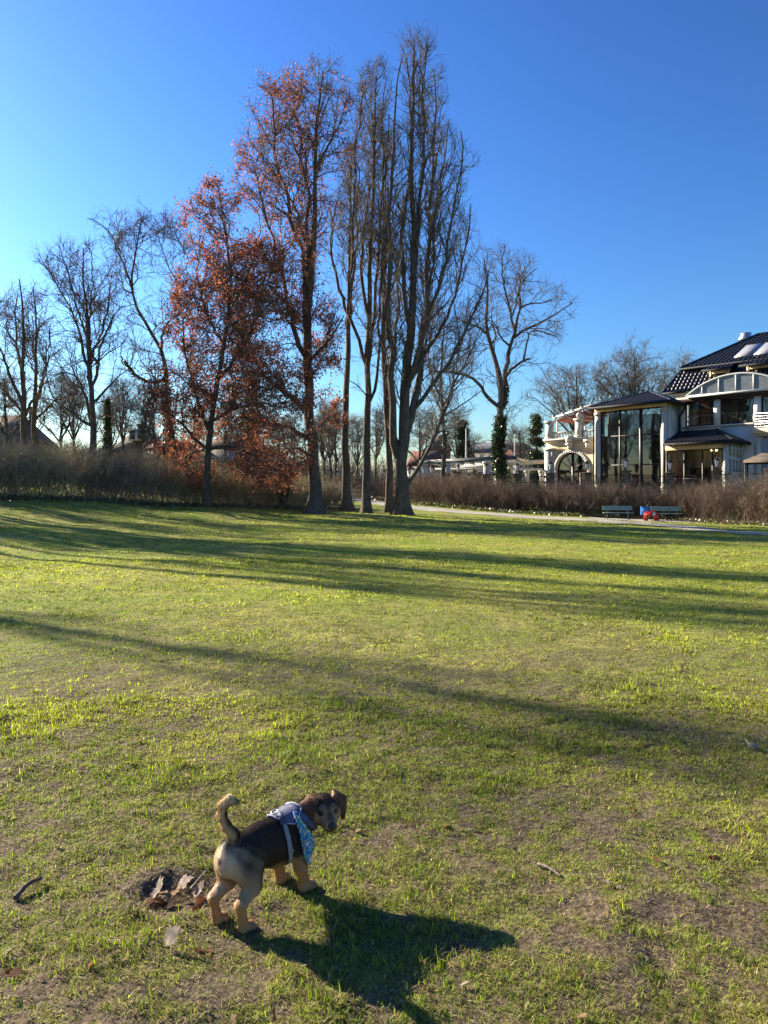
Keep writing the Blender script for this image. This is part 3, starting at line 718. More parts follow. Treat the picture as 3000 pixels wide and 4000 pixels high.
T11 = make_tree('bare_tree', 'slimmer right-hand trunk of the two neighbouring bare trees at the far left', (138, 1900), lm11, 47.5, env11, 72,
    n2=6, n3=6, n4=4, ang2=(.35, .85), trop=(.06, .04, .03), lmax2=3.0, lmax3=1.6, lmax4=.8, rtw=.0115, wig=.17, flare=1.2, t0=.15)
# --- 12 bare tree behind the hedge, right of the tallest tree
D12 = 64.0
env12 = env_px([(1180, 1690, 1760), (1260, 1650, 1800), (1400, 1620, 1850), (1600, 1620, 1850), (1750, 1660, 1800)], D12, .9)
lm12 = [
 ([(1727, 1890), (1728, 1760), (1722, 1600), (1715, 1480), (1722, 1350), (1735, 1220)], 11, 2, 0, 0),
 ([(1722, 1600), (1760, 1520), (1790, 1440), (1800, 1330)], 5, 1.5, 0, 1),
 ([(1725, 1640), (1790, 1600), (1850, 1560), (1880, 1530)], 4, 1.5, 0, -1),
 ([(1718, 1560), (1680, 1480), (1670, 1380), (1690, 1270)], 5, 1.5, 0, 1),
 ([(1722, 1760), (1690, 1730), (1650, 1700)], 4, 1.5, 0, -1),
]
T12 = make_tree('bare_tree', 'bare tree with ivy tufts between the tallest tree and the ivy-clad one', (1727, 1890), lm12, D12, env12, 81,
    n2=8, n3=7, n4=4, ang2=(.35, .85), trop=(.06, .04, .03), lmax2=3.4, lmax3=1.8, lmax4=.9, rtw=.014, wig=.18, flare=1.1, t0=.1,
    ivy=[(0, .2, .62, 500, .18, .16)])
# --- 13..15 wide crowns behind the building
def round_tree(name, label, u, vb, vt, d, halfw_px, seed, fork=.42, bark='bark_grey', n2=7, fans=7):
    r = np.random.default_rng(seed); hb = vb-vt
    env = env_px([(vt-10, u-halfw_px*.45, u+halfw_px*.45), (vt+hb*.08, u-halfw_px*.75, u+halfw_px*.75), (vt+hb*.25, u-halfw_px, u+halfw_px), (vt+hb*.5, u-halfw_px*.95, u+halfw_px*.95), (vt+hb*.68, u-halfw_px*.5, u+halfw_px*.5)], d, .95)
    vf = vb-hb*(1-fork)*.75
    limbs = [([(u, vb), (u+3, vb-hb*.2), (u-2, vf), (u+4, vf-hb*.2), (u, vt+hb*.08)], max(5, hb*.018), 1.5, 0, 0)]
    for k in range(fans):
        a = -1+2*(k+.5)/fans; v0 = vf+hb*.12*r.random()
        limbs.append(([(u, v0), (u+a*halfw_px*.35, v0-hb*.14), (u+a*halfw_px*.65, v0-hb*.26-abs(1-abs(a))*hb*.1), (u+a*halfw_px*.92, v0-hb*.33-(1-abs(a))*hb*.16)], max(3, hb*.010), 1.2, 0, r.normal()*1.6))
    return make_tree(name, label, (u, vb), limbs, d, env, seed, bark=bark, n2=n2, n3=7, n4=4, ang2=(.4, .9), trop=(.05, .04, .02), lmax2=3.6, lmax3=1.9, lmax4=.9, rtw=.016, wig=.18, flare=1.2, t0=.15)
T13 = round_tree('bare_tree', 'bare round-crowned tree behind the roof of the glass conservatory', 2475, 1860, 1335, 84, 185, 91, n2=4.5, fans=9)
T14 = round_tree('bare_tree', 'wide bare tree behind the balcony of the arched wing', 2250, 1870, 1430, 88, 225, 92, n2=4.5, fans=9)
T15 = round_tree('bare_tree', 'bare tree peeking over the steep tiled roof edge', 2665, 1860, 1370, 88, 110, 93, n2=4.5)
# --- thin background trees, copies of a few prototypes
BG = round_tree('bare_tree', 'thin bare tree in the distance beyond the lawn', 1290, 1900, 1560, 78, 70, 101, n2=6, fans=6)
BG['group'] = 'thin bare trees in the distance'
for k, (u, d, s_, rz) in enumerate([(1265, 84, .9, 1), (1310, 92, 1.1, 2), (1395, 88, .95, 3), (1470, 95, 1.15, 4), (1640, 98, 1.2, 5), (1790, 104, 1.25, .4), (1850, 96, .85, 1.4), (2030, 104, 1.1, 2.4),
        (430, 62, .75, 3.4), (480, 66, .95, .7), (555, 64, .7, 4.4), (240, 60, .85, 5.4), (290, 70, 1.0, .2), (600, 72, 1.0, 2.2), (20, 64, .95, 2.9), (1150, 86, .9, 1.2), (1090, 84, .8, 2.3), (980, 82, .85, .3), (880, 80, .9, 4.0), (760, 78, .85, 5.0)]):
    x = PX(u, d); copy_tree(BG, (x, d, float(gz(x, d))-.1), rz, s_, group='thin bare trees in the distance')
# --- trees left of the frame: they throw the long shadows over the lawn
for k, (src, x, y, rz, s_) in enumerate([(T3, -31.5, 27.0, .5, .62), (T3, -29.5, 31.6, 1.7, .66), (T3, -31.0, 33.9, 4.1, .6), (T3, -20.5, 28.8, 2.9, .45), (T9, -27, 34.2, 1.1, .95), (T11, -25, 38.5, 5.1, .9), (T2, -24.0, 34.0, 1.7, .8), (T9, -28.5, 37.5, 2.6, 1.0), (T11, -34, 44.5, .3, 1.1), (T9, -31, 46.2, 3.6, 1.0), (T9, -31, 36, 3.9, .85), (T9, -47, 34, 2.2, 1.2), (T10, -44, 14, 1.2, 1.1)]):
    copy_tree(src, (x, y, float(gz(x, y))-.1), rz, s_, zs=1.5 if src is T3 else 1.0, label='bare tree standing beyond the left edge of the picture', group='bare trees beyond the left edge')

# --- conifers
def conifer(label, u, vb, vt, d, wpx, seed):
    rng = np.random.default_rng(seed); x = PX(u, d); zb = float(gz(x, d)); zt = H-(vt-HV)/F*d; hh = zt-zb; w = wpx/F*d
    root = empty('conifer_tree', (x, d, zb)); tag(root, label, 'tree')
    mb = MB(); mb.tube([(0, 0, -.2), (0, 0, hh*.5), (0, 0, hh*.98)], [.22, .14, .03], 8); mb.build('trunk', M['bark_dark'], root)
    n = 70; t = np.sort(rng.random(n))*.9+.08; az = rng.random(n)*6.28; L = w*(1.02-t)**.75*(.65+.5*rng.random(n))
    st = np.stack([np.zeros(n), np.zeros(n), t*hh], -1); dr = np.stack([np.cos(az), np.sin(az), np.full(n, .12)], -1)
    p, r = grow(st, dr, L, np.full(n, .05), np.full(n, .012), 6, .10, -.03, rng)
    v, f = tube_arrays(p, r, 4)
    q = p[:, 1:].reshape(-1, 3); q = np.repeat(q, 45, 0); q = q+rng.normal(size=q.shape)*np.array([.28, .28, .14])
    lv, lf = leaf_quads(q, .22*(.6+.8*rng.random(len(q))), rng, .2, .4, .35)
    me = np_mesh('crown', v, [f], True); link_mesh('crown', me, M['twig'], root)
    c = np.array([.030, .042, .020])*(.6+.9*rng.random((len(q), 1)))+np.array([.03, .02, .0])*(rng.random((len(q), 1)) < .2)
    me = np_mesh('foliage', lv, [lf], False, np.repeat(c, 4, 0)); link_mesh('foliage', me, M['green'], root)
    return root
conifer('dark conifer standing beside the balcony of the arched wing', 2095, 1880, 1615, 86, 62, 5)
conifer('dark conifer rising behind the white pergola, beside a flagpole', 1808, 1880, 1640, 96, 48, 6)
# ivy columns by the left thicket
def ivy_column(label, u, vb, vt, d, wpx, seed, lit=.25):
    rng = np.random.default_rng(seed); x = PX(u, d); zb = float(gz(x, d)); hh = H-(vt-HV)/F*d-zb; w = wpx/F*d
    root = empty('ivy_covered_stump', (x, d, zb)); tag(root, label, 'tree')
    mb = MB(); mb.tube([(0, 0, -.2), (.05, 0, hh*.5), (0, .05, hh*1.02)], [.26, .2, .1], 10); mb.build('trunk', M['bark_dark'], root)
    n = 3600; t = rng.random(n); a = rng.random(n)*6.28; rr = w*(.55+.45*np.sin(t*9+seed)*np.sin(t*4))*(.35+.65*rng.random(n)**.5)*np.clip((1.05-t)*4, 0, 1)
    p = np.stack([np.cos(a)*rr, np.sin(a)*rr, t*hh], -1)
    v, f = leaf_quads(p, .15*(.6+.8*rng.random(n)), rng, .3, .6, .9)
    c = np.array([.028, .048, .014])*(.6+.8*rng.random((n, 1)))+np.array([.05, .07, .005])*(rng.random((n, 1)) < lit)
    me = np_mesh('foliage', v, [f], False, np.repeat(c, 4, 0)); link_mesh('foliage', me, M['green'], root)
ivy_column('ivy-covered trunk glowing yellow-green behind the brown leaves', 985, 1900, 1480, 48, 62, 1, .5)
ivy_column('dark ivy-covered trunk left of the broad brown oak', 665, 1900, 1680, 52, 46, 2, .12)
ivy_column('thin ivy-covered stem behind the thicket, right of the clear-stemmed tree', 420, 1900, 1560, 54, 18, 3, .1)
ivy_column('short ivy-covered trunk in the thicket beside the stout oak', 1105, 1975, 1790, 47, 26, 4, .35)

# ---------------------------------------------------------------- thicket and hedge
def shrub_mass(name, label, line, width, height, n, seed, pal, kind=None, tw=6, tw2=4, rs=.014):
    rng = np.random.default_rng(seed); L = resample(gpts(line), 300)
    t = rng.random(n); q = L[(t*299).astype(int)]; tg = np.gradient(L, axis=0)[(t*299).astype(int)]; tg = norm(tg); nr = np.stack([-tg[:, 1], tg[:, 0]], -1)
    q = q + nr*(rng.random((n, 1))-.5)*width + tg*rng.normal(size=(n, 1))*.25
    zb = gz(q[:, 0], q[:, 1])-.05; st = np.stack([q[:, 0], q[:, 1], zb], -1)
    hgt = height(t)*(.55+.5*rng.random(n))*(.8+.4*fbm(q[:, 0]*.5, q[:, 1]*.5+seed, 3))
    dr = np.stack([rng.normal(size=n)*.32, rng.normal(size=n)*.32, np.ones(n)], -1)
    p1, r1 = grow(st, dr, hgt, np.full(n, rs)*(.7+.6*rng.random(n)), np.full(n, rs*.4), 6, .10, .03, rng)
    V, Fc, CC, nn = [], [], [], 0
    def emit(p, r, k, c):
        nonlocal nn
        v, f = tube_arrays(p, r, k); V.append(v); Fc.append(f+nn); nn += len(v); CC.append(np.repeat(c, p.shape[1]*k, 0))
    base_c = pal[0] + (pal[1]-pal[0])*np.clip(fbm(q[:, 0]*.35+seed, q[:, 1]*.35, 3)*1.6-.3, 0, 1)[:, None]
    c1 = base_c*(.6+.8*rng.random((n, 1)))
    emit(p1, r1, 4, c1)
    p, d, r, ix, tt = spawn(p1, r1, np.full(n, tw), .25, 1, .3, .85, rng, .2)
    p2, r2 = grow(p, d, hgt[ix]*.32*(.5+.7*rng.random(len(p))), np.minimum(r, rs*.6), np.full(len(p), rs*.3), 4, .16, .06, rng)
    c2 = c1[ix]*(.8+.4*rng.random((len(p), 1))); emit(p2, r2, 3, c2)
    p, d, r, ix2, tt = spawn(p2, r2, np.full(len(p2), tw2), .2, 1, .3, .9, rng, .2)
    p3, r3 = grow(p, d, .34*(.5+.7*rng.random(len(p))), np.minimum(r, rs*.42), np.full(len(p), rs*.25), 2, .2, .05, rng)
    emit(p3, r3, 3, c2[ix2]*(.8+.4*rng.random((len(p), 1))))
    org = np.array([st[:, 0].mean(), st[:, 1].mean(), zb.mean()])
    me = np_mesh(name, np.concatenate(V)-org, [np.concatenate(Fc)], False, np.concatenate(CC))
    o = link_mesh(name, me, M['stem'], None, org); tag(o, label, 'shrubs' if kind else 'hedge', kind=kind); return o
dk = np.array([.050, .040, .030]); wm = np.array([.105, .072, .052]); rd = np.array([.140, .098, .074]); ol = np.array([.085, .072, .042])
shrub_mass('thicket', 'tall dark brown leafless thicket along the left edge of the lawn', [(-260, 35.5), (0, 38.5), (450, 41.5), (814, 44.5), (1060, 49), (1200, 52.5), (1285, 56)], 4.2,
    lambda t: 2.9-1.0*t, 3600, 1, (dk*5.0, ol*4.6), 'stuff', 7, 4, .012)
shrub_mass('hedge', 'leafless reddish-brown hedge behind the benches, in front of the iron fence', [(1620, 69), (1800, 62.5), (2000, 58.5), (2300, 54.5), (2600, 52.6), (2800, 49), (3080, 43), (3300, 40)], 2.6,
    lambda t: 2.35+.15*t, 4600, 2, (dk*2.6, rd*2.2), None, 7, 4, .0105)
shrub_mass('hedge', 'low brown leafless hedge at the bend of the path, between the bare trunks', [(1250, 103), (1330, 86), (1440, 76), (1580, 70)], 2.2,
    lambda t: 1.9+0*t, 1100, 3, (dk*2.6, rd*2.2), None, 6, 3, .018)
shrub_mass('shrub_belt', 'far brown shrubs closing the view behind the thicket', [(-200, 62), (300, 66), (800, 74), (1150, 90)], 5,
    lambda t: 3.2+0*t, 1300, 4, (dk*1.2, wm), 'stuff', 6, 3, .022)
shrub_mass('woodland', 'far grey-brown mass of bare trees closing the horizon', [(-600, 150), (300, 150), (900, 150), (1500, 160), (2000, 165), (2300, 165)], 24,
    lambda t: 8.5+0*t, 2600, 9, (np.array([.10, .085, .075]), np.array([.15, .12, .10])), 'stuff', 6, 4, .06)
# ground ivy and dead leaves at the feet of hedge and thicket
def litter(name, label, line, width, n, seed, green, size=.10):
    rng = np.random.default_rng(seed); L = resample(gpts(line), 200); t = (rng.random(n)*199).astype(int)
    q = L[t] + rng.normal(size=(n, 2))*width*.5
    p = np.stack([q[:, 0], q[:, 1], gz(q[:, 0], q[:, 1])+.02+.16*rng.random(n)**2], -1)
    v, f = leaf_quads(p, size*(.6+.8*rng.random(n)), rng, .3, 0, .9)
    g = rng.random((n, 1)) < green
    c = np.where(g, np.array([.045, .075, .018]), np.array([.17, .12, .075]))*(.6+.8*rng.random((n, 1)))
    me = np_mesh(name, v, [f], False, np.repeat(c, 4, 0)); tag(link_mesh(name, me, M['green']), label, 'ground cover', kind='stuff')
litter('ground_ivy', 'ivy and dead leaves along the foot of the right hedge', [(1640, 64), (1800, 60), (2000, 56), (2250, 52.5)], 1.3, 5200, 1, .6, .13)
litter('ground_ivy', 'dead leaves and ivy under the right end of the hedge', [(2650, 48.5), (2800, 45.5), (3000, 40.5), (3100, 38.5)], 1.1, 3000, 2, .4, .11)
litter('leaf_litter', 'dead leaves and ivy along the foot of the left thicket', [(-100, 34.8), (200, 37), (450, 38.8), (814, 42), (1060, 46), (1200, 50)], 1.3, 7000, 3, .4, .10)
litter('leaf_litter', 'pale dead leaves by the bend of the path', [(1330, 82), (1440, 72.5), (1580, 66)], 1.6, 2000, 4, .1, .16)
# ---------------------------------------------------------------- restaurant building
HO = (14.47, 66.0); HC = math.sqrt(.5); HZ = .55
def c2(x, y): return 2050+x*.57263, 1250+y*.57252        # zoomed crop -> photo pixel
def S_u(u, w):
    k = (u-1500)/F; return (k*(HO[1]+HC*w)-HO[0]-HC*w)/(HC*(1+k))
def hp(xc, yc, w):
    """point of the facade plane w seen at crop pixel -> (s, z local)"""
    u, v = c2(xc, yc); s = S_u(u, w); y = HO[1]+HC*(w-s); return s, H-(v-HV)/F*y-HZ
def hs(xc, w): return S_u(c2(xc, 0)[0], w)
def hz(xc, yc, w): return hp(xc, yc, w)[1]
M['peach'] = pm('peach_render', (.66, .49, .31), (.58, .43, .28), 1.2, .9, .25, 60)
M['render'] = pm('pale_render', (.54, .52, .50), (.47, .455, .44), .9, .9, .25, 60)
M['stucco'] = pm('white_stucco', (.50, .47, .44), (.43, .41, .385), 2.0, .75, .15, 30)
M['tile'] = pm('glazed_roof_tile', (.006, .007, .011), (.012, .013, .018), 7, .30, .0, spec=.30, coat=.12)
M['dframe'] = pm('dark_window_frame', (.030, .016, .014), (.02, .012, .012), 6, .45)
M['glass'] = glass_mat('window_glass', (.50, .58, .56), .09)
M['gutter'] = pm('dark_gutter', (.016, .017, .02), (.024, .024, .028), 5, .65, spec=.15)
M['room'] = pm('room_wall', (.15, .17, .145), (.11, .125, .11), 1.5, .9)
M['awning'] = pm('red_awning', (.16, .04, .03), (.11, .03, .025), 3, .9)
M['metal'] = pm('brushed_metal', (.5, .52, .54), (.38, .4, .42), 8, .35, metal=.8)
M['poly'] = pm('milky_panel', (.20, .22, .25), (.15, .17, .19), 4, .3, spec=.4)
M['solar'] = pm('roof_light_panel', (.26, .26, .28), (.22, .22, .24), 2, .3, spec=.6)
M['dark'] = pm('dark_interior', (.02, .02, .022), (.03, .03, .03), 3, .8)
HB = empty('restaurant_building', (HO[0], HO[1], HZ), -math.pi/4)
tag(HB, 'pale restaurant building with glazed two-storey bay, arched wing and dark tiled mansard roof', 'building')
def hpart(mb, name, mat, parent=None, label=None, smooth=False):
    o = mb.build(name, mat, parent or HB, smooth)
    if label: o['label'] = label
    return o
def sbox(mb, s0, s1, w0, w1, z0, z1): mb.box((s0, w0, z0), (s1, w1, z1))
def wall_holes(mb, s0, s1, w, z0, z1, holes, th=.35):
    ss = sorted({s0, s1, *[x for h in holes for x in h[:2]]}); zs = sorted({z0, z1, *[x for h in holes for x in h[2:]]})
    n0 = len(ss); 
    for a, b in zip(ss[:-1], ss[1:]):
        run = None
        for c, d in zip(zs[:-1], zs[1:]):
            ms, mz = (a+b)/2, (c+d)/2
            if any(h[0] < ms < h[1] and h[2] < mz < h[3] for h in holes):
                if run: sbox(mb, a, b, w, w+th, *run); run = None
            else: run = (run[0], d) if run else (c, d)
        if run: sbox(mb, a, b, w, w+th, *run)
def window(parent, s0, s1, z0, z1, w, vs=(), hs_=(), fw=.09, depth=.12, name='window', mat='dframe', frac=True):
    f = MB()
    sbox(f, s0, s1, w, w+depth, z0, z0+fw); sbox(f, s0, s1, w, w+depth, z1-fw, z1)
    sbox(f, s0, s0+fw, w+.002, w+depth-.002, z0+fw, z1-fw); sbox(f, s1-fw, s1, w+.002, w+depth-.002, z0+fw, z1-fw)
    for t in vs:
        a = s0+(s1-s0)*t; sbox(f, a-fw/2, a+fw/2, w+.004, w+depth-.004, z0+fw, z1-fw)
    for t in hs_:
        a = z0+(z1-z0)*t; sbox(f, s0+fw, s1-fw, w+.008, w+depth-.008, a-fw/2, a+fw/2)
    o = hpart(f, name, M[mat], parent)
    p = MB(); p.add([(s0+fw*.5, w+depth*.5, z0+fw*.5), (s1-fw*.5, w+depth*.5, z0+fw*.5), (s1-fw*.5, w+depth*.5, z1-fw*.5), (s0+fw*.5, w+depth*.5, z1-fw*.5)], [np.array([[0, 1, 2, 3]])])
    q = p.build('pane', M['glass'], o); return o
def tile_plane(name, poly, parent, mat, tw=.30, tl=.36, amp=.055):
    """pantiles over a planar polygon (first edge = eave); poly in 3-D"""
    p = [Vector(x) for x in poly]; o = p[0]; xd = (p[1]-p[0]).normalized(); nrm = None
    for q in p[2:]:
        c = xd.cross(q-o)
        if c.length > 1e-3: nrm = c.normalized(); break
    yd = nrm.cross(xd); 
    if yd.z < 0: yd = -yd; nrm = -nrm
    if nrm.z < 0: nrm = -nrm
    loc = [((q-o).dot(xd), (q-o).dot(yd)) for q in p]
    a0 = min(l[0] for l in loc); a1 = max(l[0] for l in loc); b0 = min(l[1] for l in loc); b1 = max(l[1] for l in loc)
    na = int((a1-a0)/tw*6)+1; A = np.linspace(a0, a1, na+1)
    B, Hh = [], []
    nb_ = int(math.ceil((b1-b0)/tl))
    for k in range(nb_):
        for t, h in ((0.0, .045), (.5, .025), (.98, .004)):
            B.append(min(b0+(k+t)*tl, b1)); Hh.append(h)
    B = np.array(B); Hh = np.array(Hh)
    AA, BB = np.meshgrid(A, B, indexing='ij'); hh = Hh[None, :] + amp*(.5+.5*np.cos(AA/tw*2*np.pi))**.7
    X = np.array(o)+AA[..., None]*np.array(xd)+BB[..., None]*np.array(yd)+hh[..., None]*np.array(nrm)
    nA, nB = AA.shape
    i, j = np.meshgrid(np.arange(nA-1), np.arange(nB-1), indexing='ij')
    ca = ((AA[:-1, :-1]+AA[1:, 1:])/2); cb = ((BB[:-1, :-1]+BB[1:, 1:])/2)
    ins = np.zeros(ca.shape, bool); n = len(loc)
    for k in range(n):
        (x1, y1), (x2, y2) = loc[k], loc[(k+1) % n]
        cond = ((y1 > cb) != (y2 > cb)); xi = (x2-x1)*(cb-y1)/((y2-y1) if abs(y2-y1) > 1e-9 else 1e-9)+x1
        ins ^= cond & (ca < xi)
    f = np.stack([i*nB+j, (i+1)*nB+j, (i+1)*nB+j+1, i*nB+j+1], -1)[ins]
    v = X.reshape(-1, 3); base = [tuple(q-nrm*.03) for q in p]
    me = np_mesh(name, np.concatenate([v, np.array(base)]), [f, (np.arange(n)+len(v))[None]], True)
    return link_mesh(name, me, mat, parent)
def ridge(mb, a, b, r=.11): mb.tube([a, tuple((np.array(a)+np.array(b))/2), b], r, 8)
wB, wC, wD = -1.0, 1.35, -1.43
# ---- arched wing
sA0, sB0, sB1 = hs(145, 0), hs(478, wB), hs(962, wB)
zc = hz(310, 815, 0)                     # cornice
a0, a1 = hs(215, 0), hs(425, 0); ra = (a1-a0)/2; ac = (a0+a1)/2; zt = hz(322, 905, 0); zs_ = zt-ra
poly = [(sA0, -.6), (a0, -.6), (a0, zs_)] + [(ac-ra*math.cos(t), zs_+ra*math.sin(t)) for t in np.linspace(0, math.pi, 25)[1:-1]] + [(a1, zs_), (a1, -.6), (sB0+.4, -.6), (sB0+.4, zc), (sA0, zc)]
mb = MB(); mb.prism(poly, lambda a, b, t: (a, t, b), 0, .4); sbox(mb, sA0, sA0+.35, .4, 7.0, -.6, zc); sbox(mb, sA0+.35, sB0+.4, 6.6, 7.0, -.6, zc); hpart(mb, 'wall', M['peach'], label='peach rendered arched wall')
mb = MB(); n = 24
for r0, r1, d0 in ((ra+.002, ra+.24, -.08), (ra+.242, ra+.30, -.05)):
    ring = []
    out = [(ac-r1*math.cos(t), zs_+r1*math.sin(t)) for t in np.linspace(0, math.pi, n)]; inn = [(ac-r0*math.cos(t), zs_+r0*math.sin(t)) for t in np.linspace(0, math.pi, n)]
    for k in range(n-1): mb.prism([inn[k], out[k], out[k+1], inn[k+1]], lambda a, b, t: (a, t, b), d0, -.002)
    sbox(mb, ac-r1, ac-r0, d0, -.002, -.6, zs_); sbox(mb, ac+r0, ac+r1, d0, -.002, -.6, zs_)
hpart(mb, 'arch_moulding', M['stucco'])
mb = MB(); sbox(mb, sA0-.18, sB0, -.28, .5, zc, zc+.12); sbox(mb, sA0-.1, sB0, -.18, .45, zc-.12, zc-.002); hpart(mb, 'cornice', M['stucco'])
mb = MB(); sbox(mb, sA0-.06, sA0+.5, -.16, -.002, -.6, zc-.7); sbox(mb, sA0-.12, sA0+.95, -.24, -.002, zc-.82, zc-.702); sbox(mb, sA0+.55, sA0+.8, -.14, -.003, zc-1.5, zc-.82); hpart(mb, 'pilaster', M['stucco'])
kz = zt+.45; kx = hs(310, 0)
mb = MB(); mb.prism([(kx-.22, kz+.35), (kx+.22, kz+.35), (kx+.34, kz+1.0), (kx-.34, kz+1.0)], lambda a, b, t: (a, t, b), -.34, -.003)
mb.prism([(kx-.14, kz-.15), (kx+.14, kz-.15), (kx+.2, kz+.34), (kx-.2, kz+.34)], lambda a, b, t: (a, t, b), -.22, -.003)
mb.lathe([(.001, -.28), (.12, -.2), (.15, 0), (.1, .2), (.001, .28)], (kx, -.36, kz+.66), 10); sbox(mb, kx-.3, kx+.3, -.38, -.004, kz+.22, kz+.345); hpart(mb, 'keystone', M['stucco'])
mb = MB(); bx = hs(432, 0); sbox(mb, bx-.32, bx+.32, -.26, -.002, kz+.4, kz+.62); mb.prism([(bx-.12, kz-.15), (bx+.12, kz-.15), (bx+.2, kz+.398), (bx-.2, kz+.398)], lambda a, b, t: (a, t, b), -.2, -.003); hpart(mb, 'bracket', M['stucco'])
# arched door with fan light
f = MB(); fw = .11
arc = [(ac-(ra-.01)*math.cos(t), zs_+(ra-.01)*math.sin(t)) for t in np.linspace(0, math.pi, 22)]; arc2 = [(ac-(ra-fw)*math.cos(t), zs_+(ra-fw)*math.sin(t)) for t in np.linspace(0, math.pi, 22)]
for k in range(21): f.prism([arc2[k], arc[k], arc[k+1], arc2[k+1]], lambda a, b, t: (a, t, b), .16, .3)
sbox(f, a0+.01, a1-.01, .158, .302, zs_-.22, zs_); sbox(f, ac-.09, ac+.09, .154, .306, -.6, zt-.1)
for sx in (a0+.01, a1-.11, a0+ra*.5-.05, a1-ra*.5-.05): sbox(f, sx, sx+.1, .165, .295, -.6, zs_-.22)
for t in (35, 65, 115, 145):
    t = math.radians(t); f.bar((ac, .23, zs_), (ac-math.cos(t)*(ra-.05), .23, zs_+math.sin(t)*(ra-.05)), .035, .05)
do = hpart(f, 'arched_door', M['dframe'])
p = MB(); p.add([(a, .235, b) for a, b in arc]+[(a1-.01, .235, -.6), (a0+.01, .235, -.6)], [np.arange(24)[None]]); p.build('pane', M['glass'], do)
mb = MB(); sbox(mb, sA0+.36, sB0+.3, 3.0, 3.2, -.6, zc-.31); sbox(mb, sA0+.36, sB0+.3, .45, 3.0, -.72, -.6); hpart(mb, 'hall', M['dark'])  # near-black colour stands in for the shade inside the hall
# terrace balustrade
zb = zc+.12; zr = hz(310, 757, 0)
mp = MB(); q0, q1 = sA0-.05, hs(186, 0); m0, m1 = hs(343, 0), hs(388, 0); zp0 = hz(165, 690, 0); zp1 = hz(363, 672, 0)
for (x0, x1, ztop) in ((q0, q1, zp0), (m0, m1, zp1)):
    mp = MB(); sbox(mp, x0+.06, x1-.06, -.12, .38, zb, ztop-.18); sbox(mp, x0-.04, x1+.04, -.22, .48, ztop-.18, ztop); sbox(mp, x0, x1, -.18, .44, zb+.002, zb+.2)
    if x0 == m0: mp.lathe([(.02, 0), (.1, .03), (.24, .16), (.27, .3), (.2, .46), (.02, .54)], ((x0+x1)/2, .13, ztop), 14)
    hpart(mp, 'pier', M['stucco'])
mb = MB()
for x0, x1 in ((q1, m0), (m1, sB0)):
    sbox(mb, x0-.02, x1, 0, .24, zr-.12, zr); sbox(mb, x0-.02, x1, .02, .22, zb, zb+.08)
    nbal = int((x1-x0)/.26)
    for k in range(nbal):
        xx = x0+(k+.5)*(x1-x0)/nbal; hh = zr-.12-zb-.08
        mb.lathe([(.05, 0), (.085, .12*hh), (.095, .3*hh), (.045, .62*hh), (.075, .9*hh), (.07, hh)], (xx, .12, zb+.08), 8)
mb2 = mb; hpart(mb, 'balustrade', M['stucco'])
mb = MB(); sbox(mb, sA0+.35, sB0+.4, .402, 6.6, zc-.3, zc-.004); hpart(mb, 'terrace_floor', M['stucco'])
# pergola awning over the terrace
aL, zL = hp(190, 672, .3); aR, zR = hp(600, 532, .3); zsl = (zR-zL)/(aR-aL)
mb = MB()
for w in (.25, 1.9, 3.5, 5.2): mb.bar((aL, w, zL), (aR, w, zR), .09, .2)
for t in np.linspace(.02, .98, 7): mb.bar((aL+(aR-aL)*t, .1, zL+(zR-zL)*t+.16), (aL+(aR-aL)*t, 5.4, zL+(zR-zL)*t+.16), .10, .10)
hpart(mb, 'canopy_beams', M['white'])
mb = MB(); mb.add([(aL+(aR-aL)*.02, .4, zL-.22), (aR, .4, zR-.30), (aR, 5.0, zR-.30), (aL+(aR-aL)*.02, 5.0, zL-.22), (aL+(aR-aL)*.02, .4, zL-.20), (aR, .4, zR-.28), (aR, 5.0, zR-.28), (aL+(aR-aL)*.02, 5.0, zL-.20)], [np.array([[0, 3, 2, 1], [4, 5, 6, 7], [0, 1, 5, 4], [1, 2, 6, 5], [2, 3, 7, 6], [3, 0, 4, 7]])]); hpart(mb, 'awning', M['awning'])
mb = MB()
for k in range(5):
    t = .25+.16*k; mb.bar((aL+(aR-aL)*t, .35, zL+(zR-zL)*t-.34), (aL+(aR-aL)*t, 5.0, zL+(zR-zL)*t-.34), .07, .07)
hpart(mb, 'awning_bars', M['white'])
mb = MB()
for x, w_ in ((hs(222, .8), .8), (hs(398, .8), .8), (hs(230, 5), 5), (hs(410, 5), 5)):
    mb = MB(); sbox(mb, x-.06, x+.06, w_-.06, w_+.06, zb, zL+(x-aL)*zsl-.1); hpart(mb, 'canopy_post', M['white'])
# ---- glazed two-storey bay
zE = hz(700, 585, wB); sg0, sg1 = hs(513, wB), hs(931, wB); zG = hz(700, 608, wB)
for x0, x1 in ((sB0, sg0), (sg1, sB1)):
    mp = MB(); sbox(mp, x0, x1, wB, wB+.4, -.8, zG); sbox(mp, x0-.06, x1+.06, wB-.08, wB-.002, 1.6, 1.75); sbox(mp, x0+.07, x1-.07, wB-.05, wB-.002, 2.0, zG-.5); sbox(mp, x0-.05, x1+.05, wB-.07, wB-.003, zG-.3, zG-.1); hpart(mp, 'pilaster', M['stucco'])
mb = MB(); sbox(mb, sB0, sB1, wB-.06, wB+.4, zG+.002, zE); hpart(mb, 'fascia_board', M['peach'])
mb = MB(); sbox(mb, sB1-.35, sB1-.002, wB+.4, wC, -.8, zE); sbox(mb, sB0, sB0+.35, wB+.4, 0-.002, -.8, zE); hpart(mb, 'side_wall', M['render'])
mb = MB()
mm = (wB+wC)/2+.1; zm = hz(1005, 655, mm)
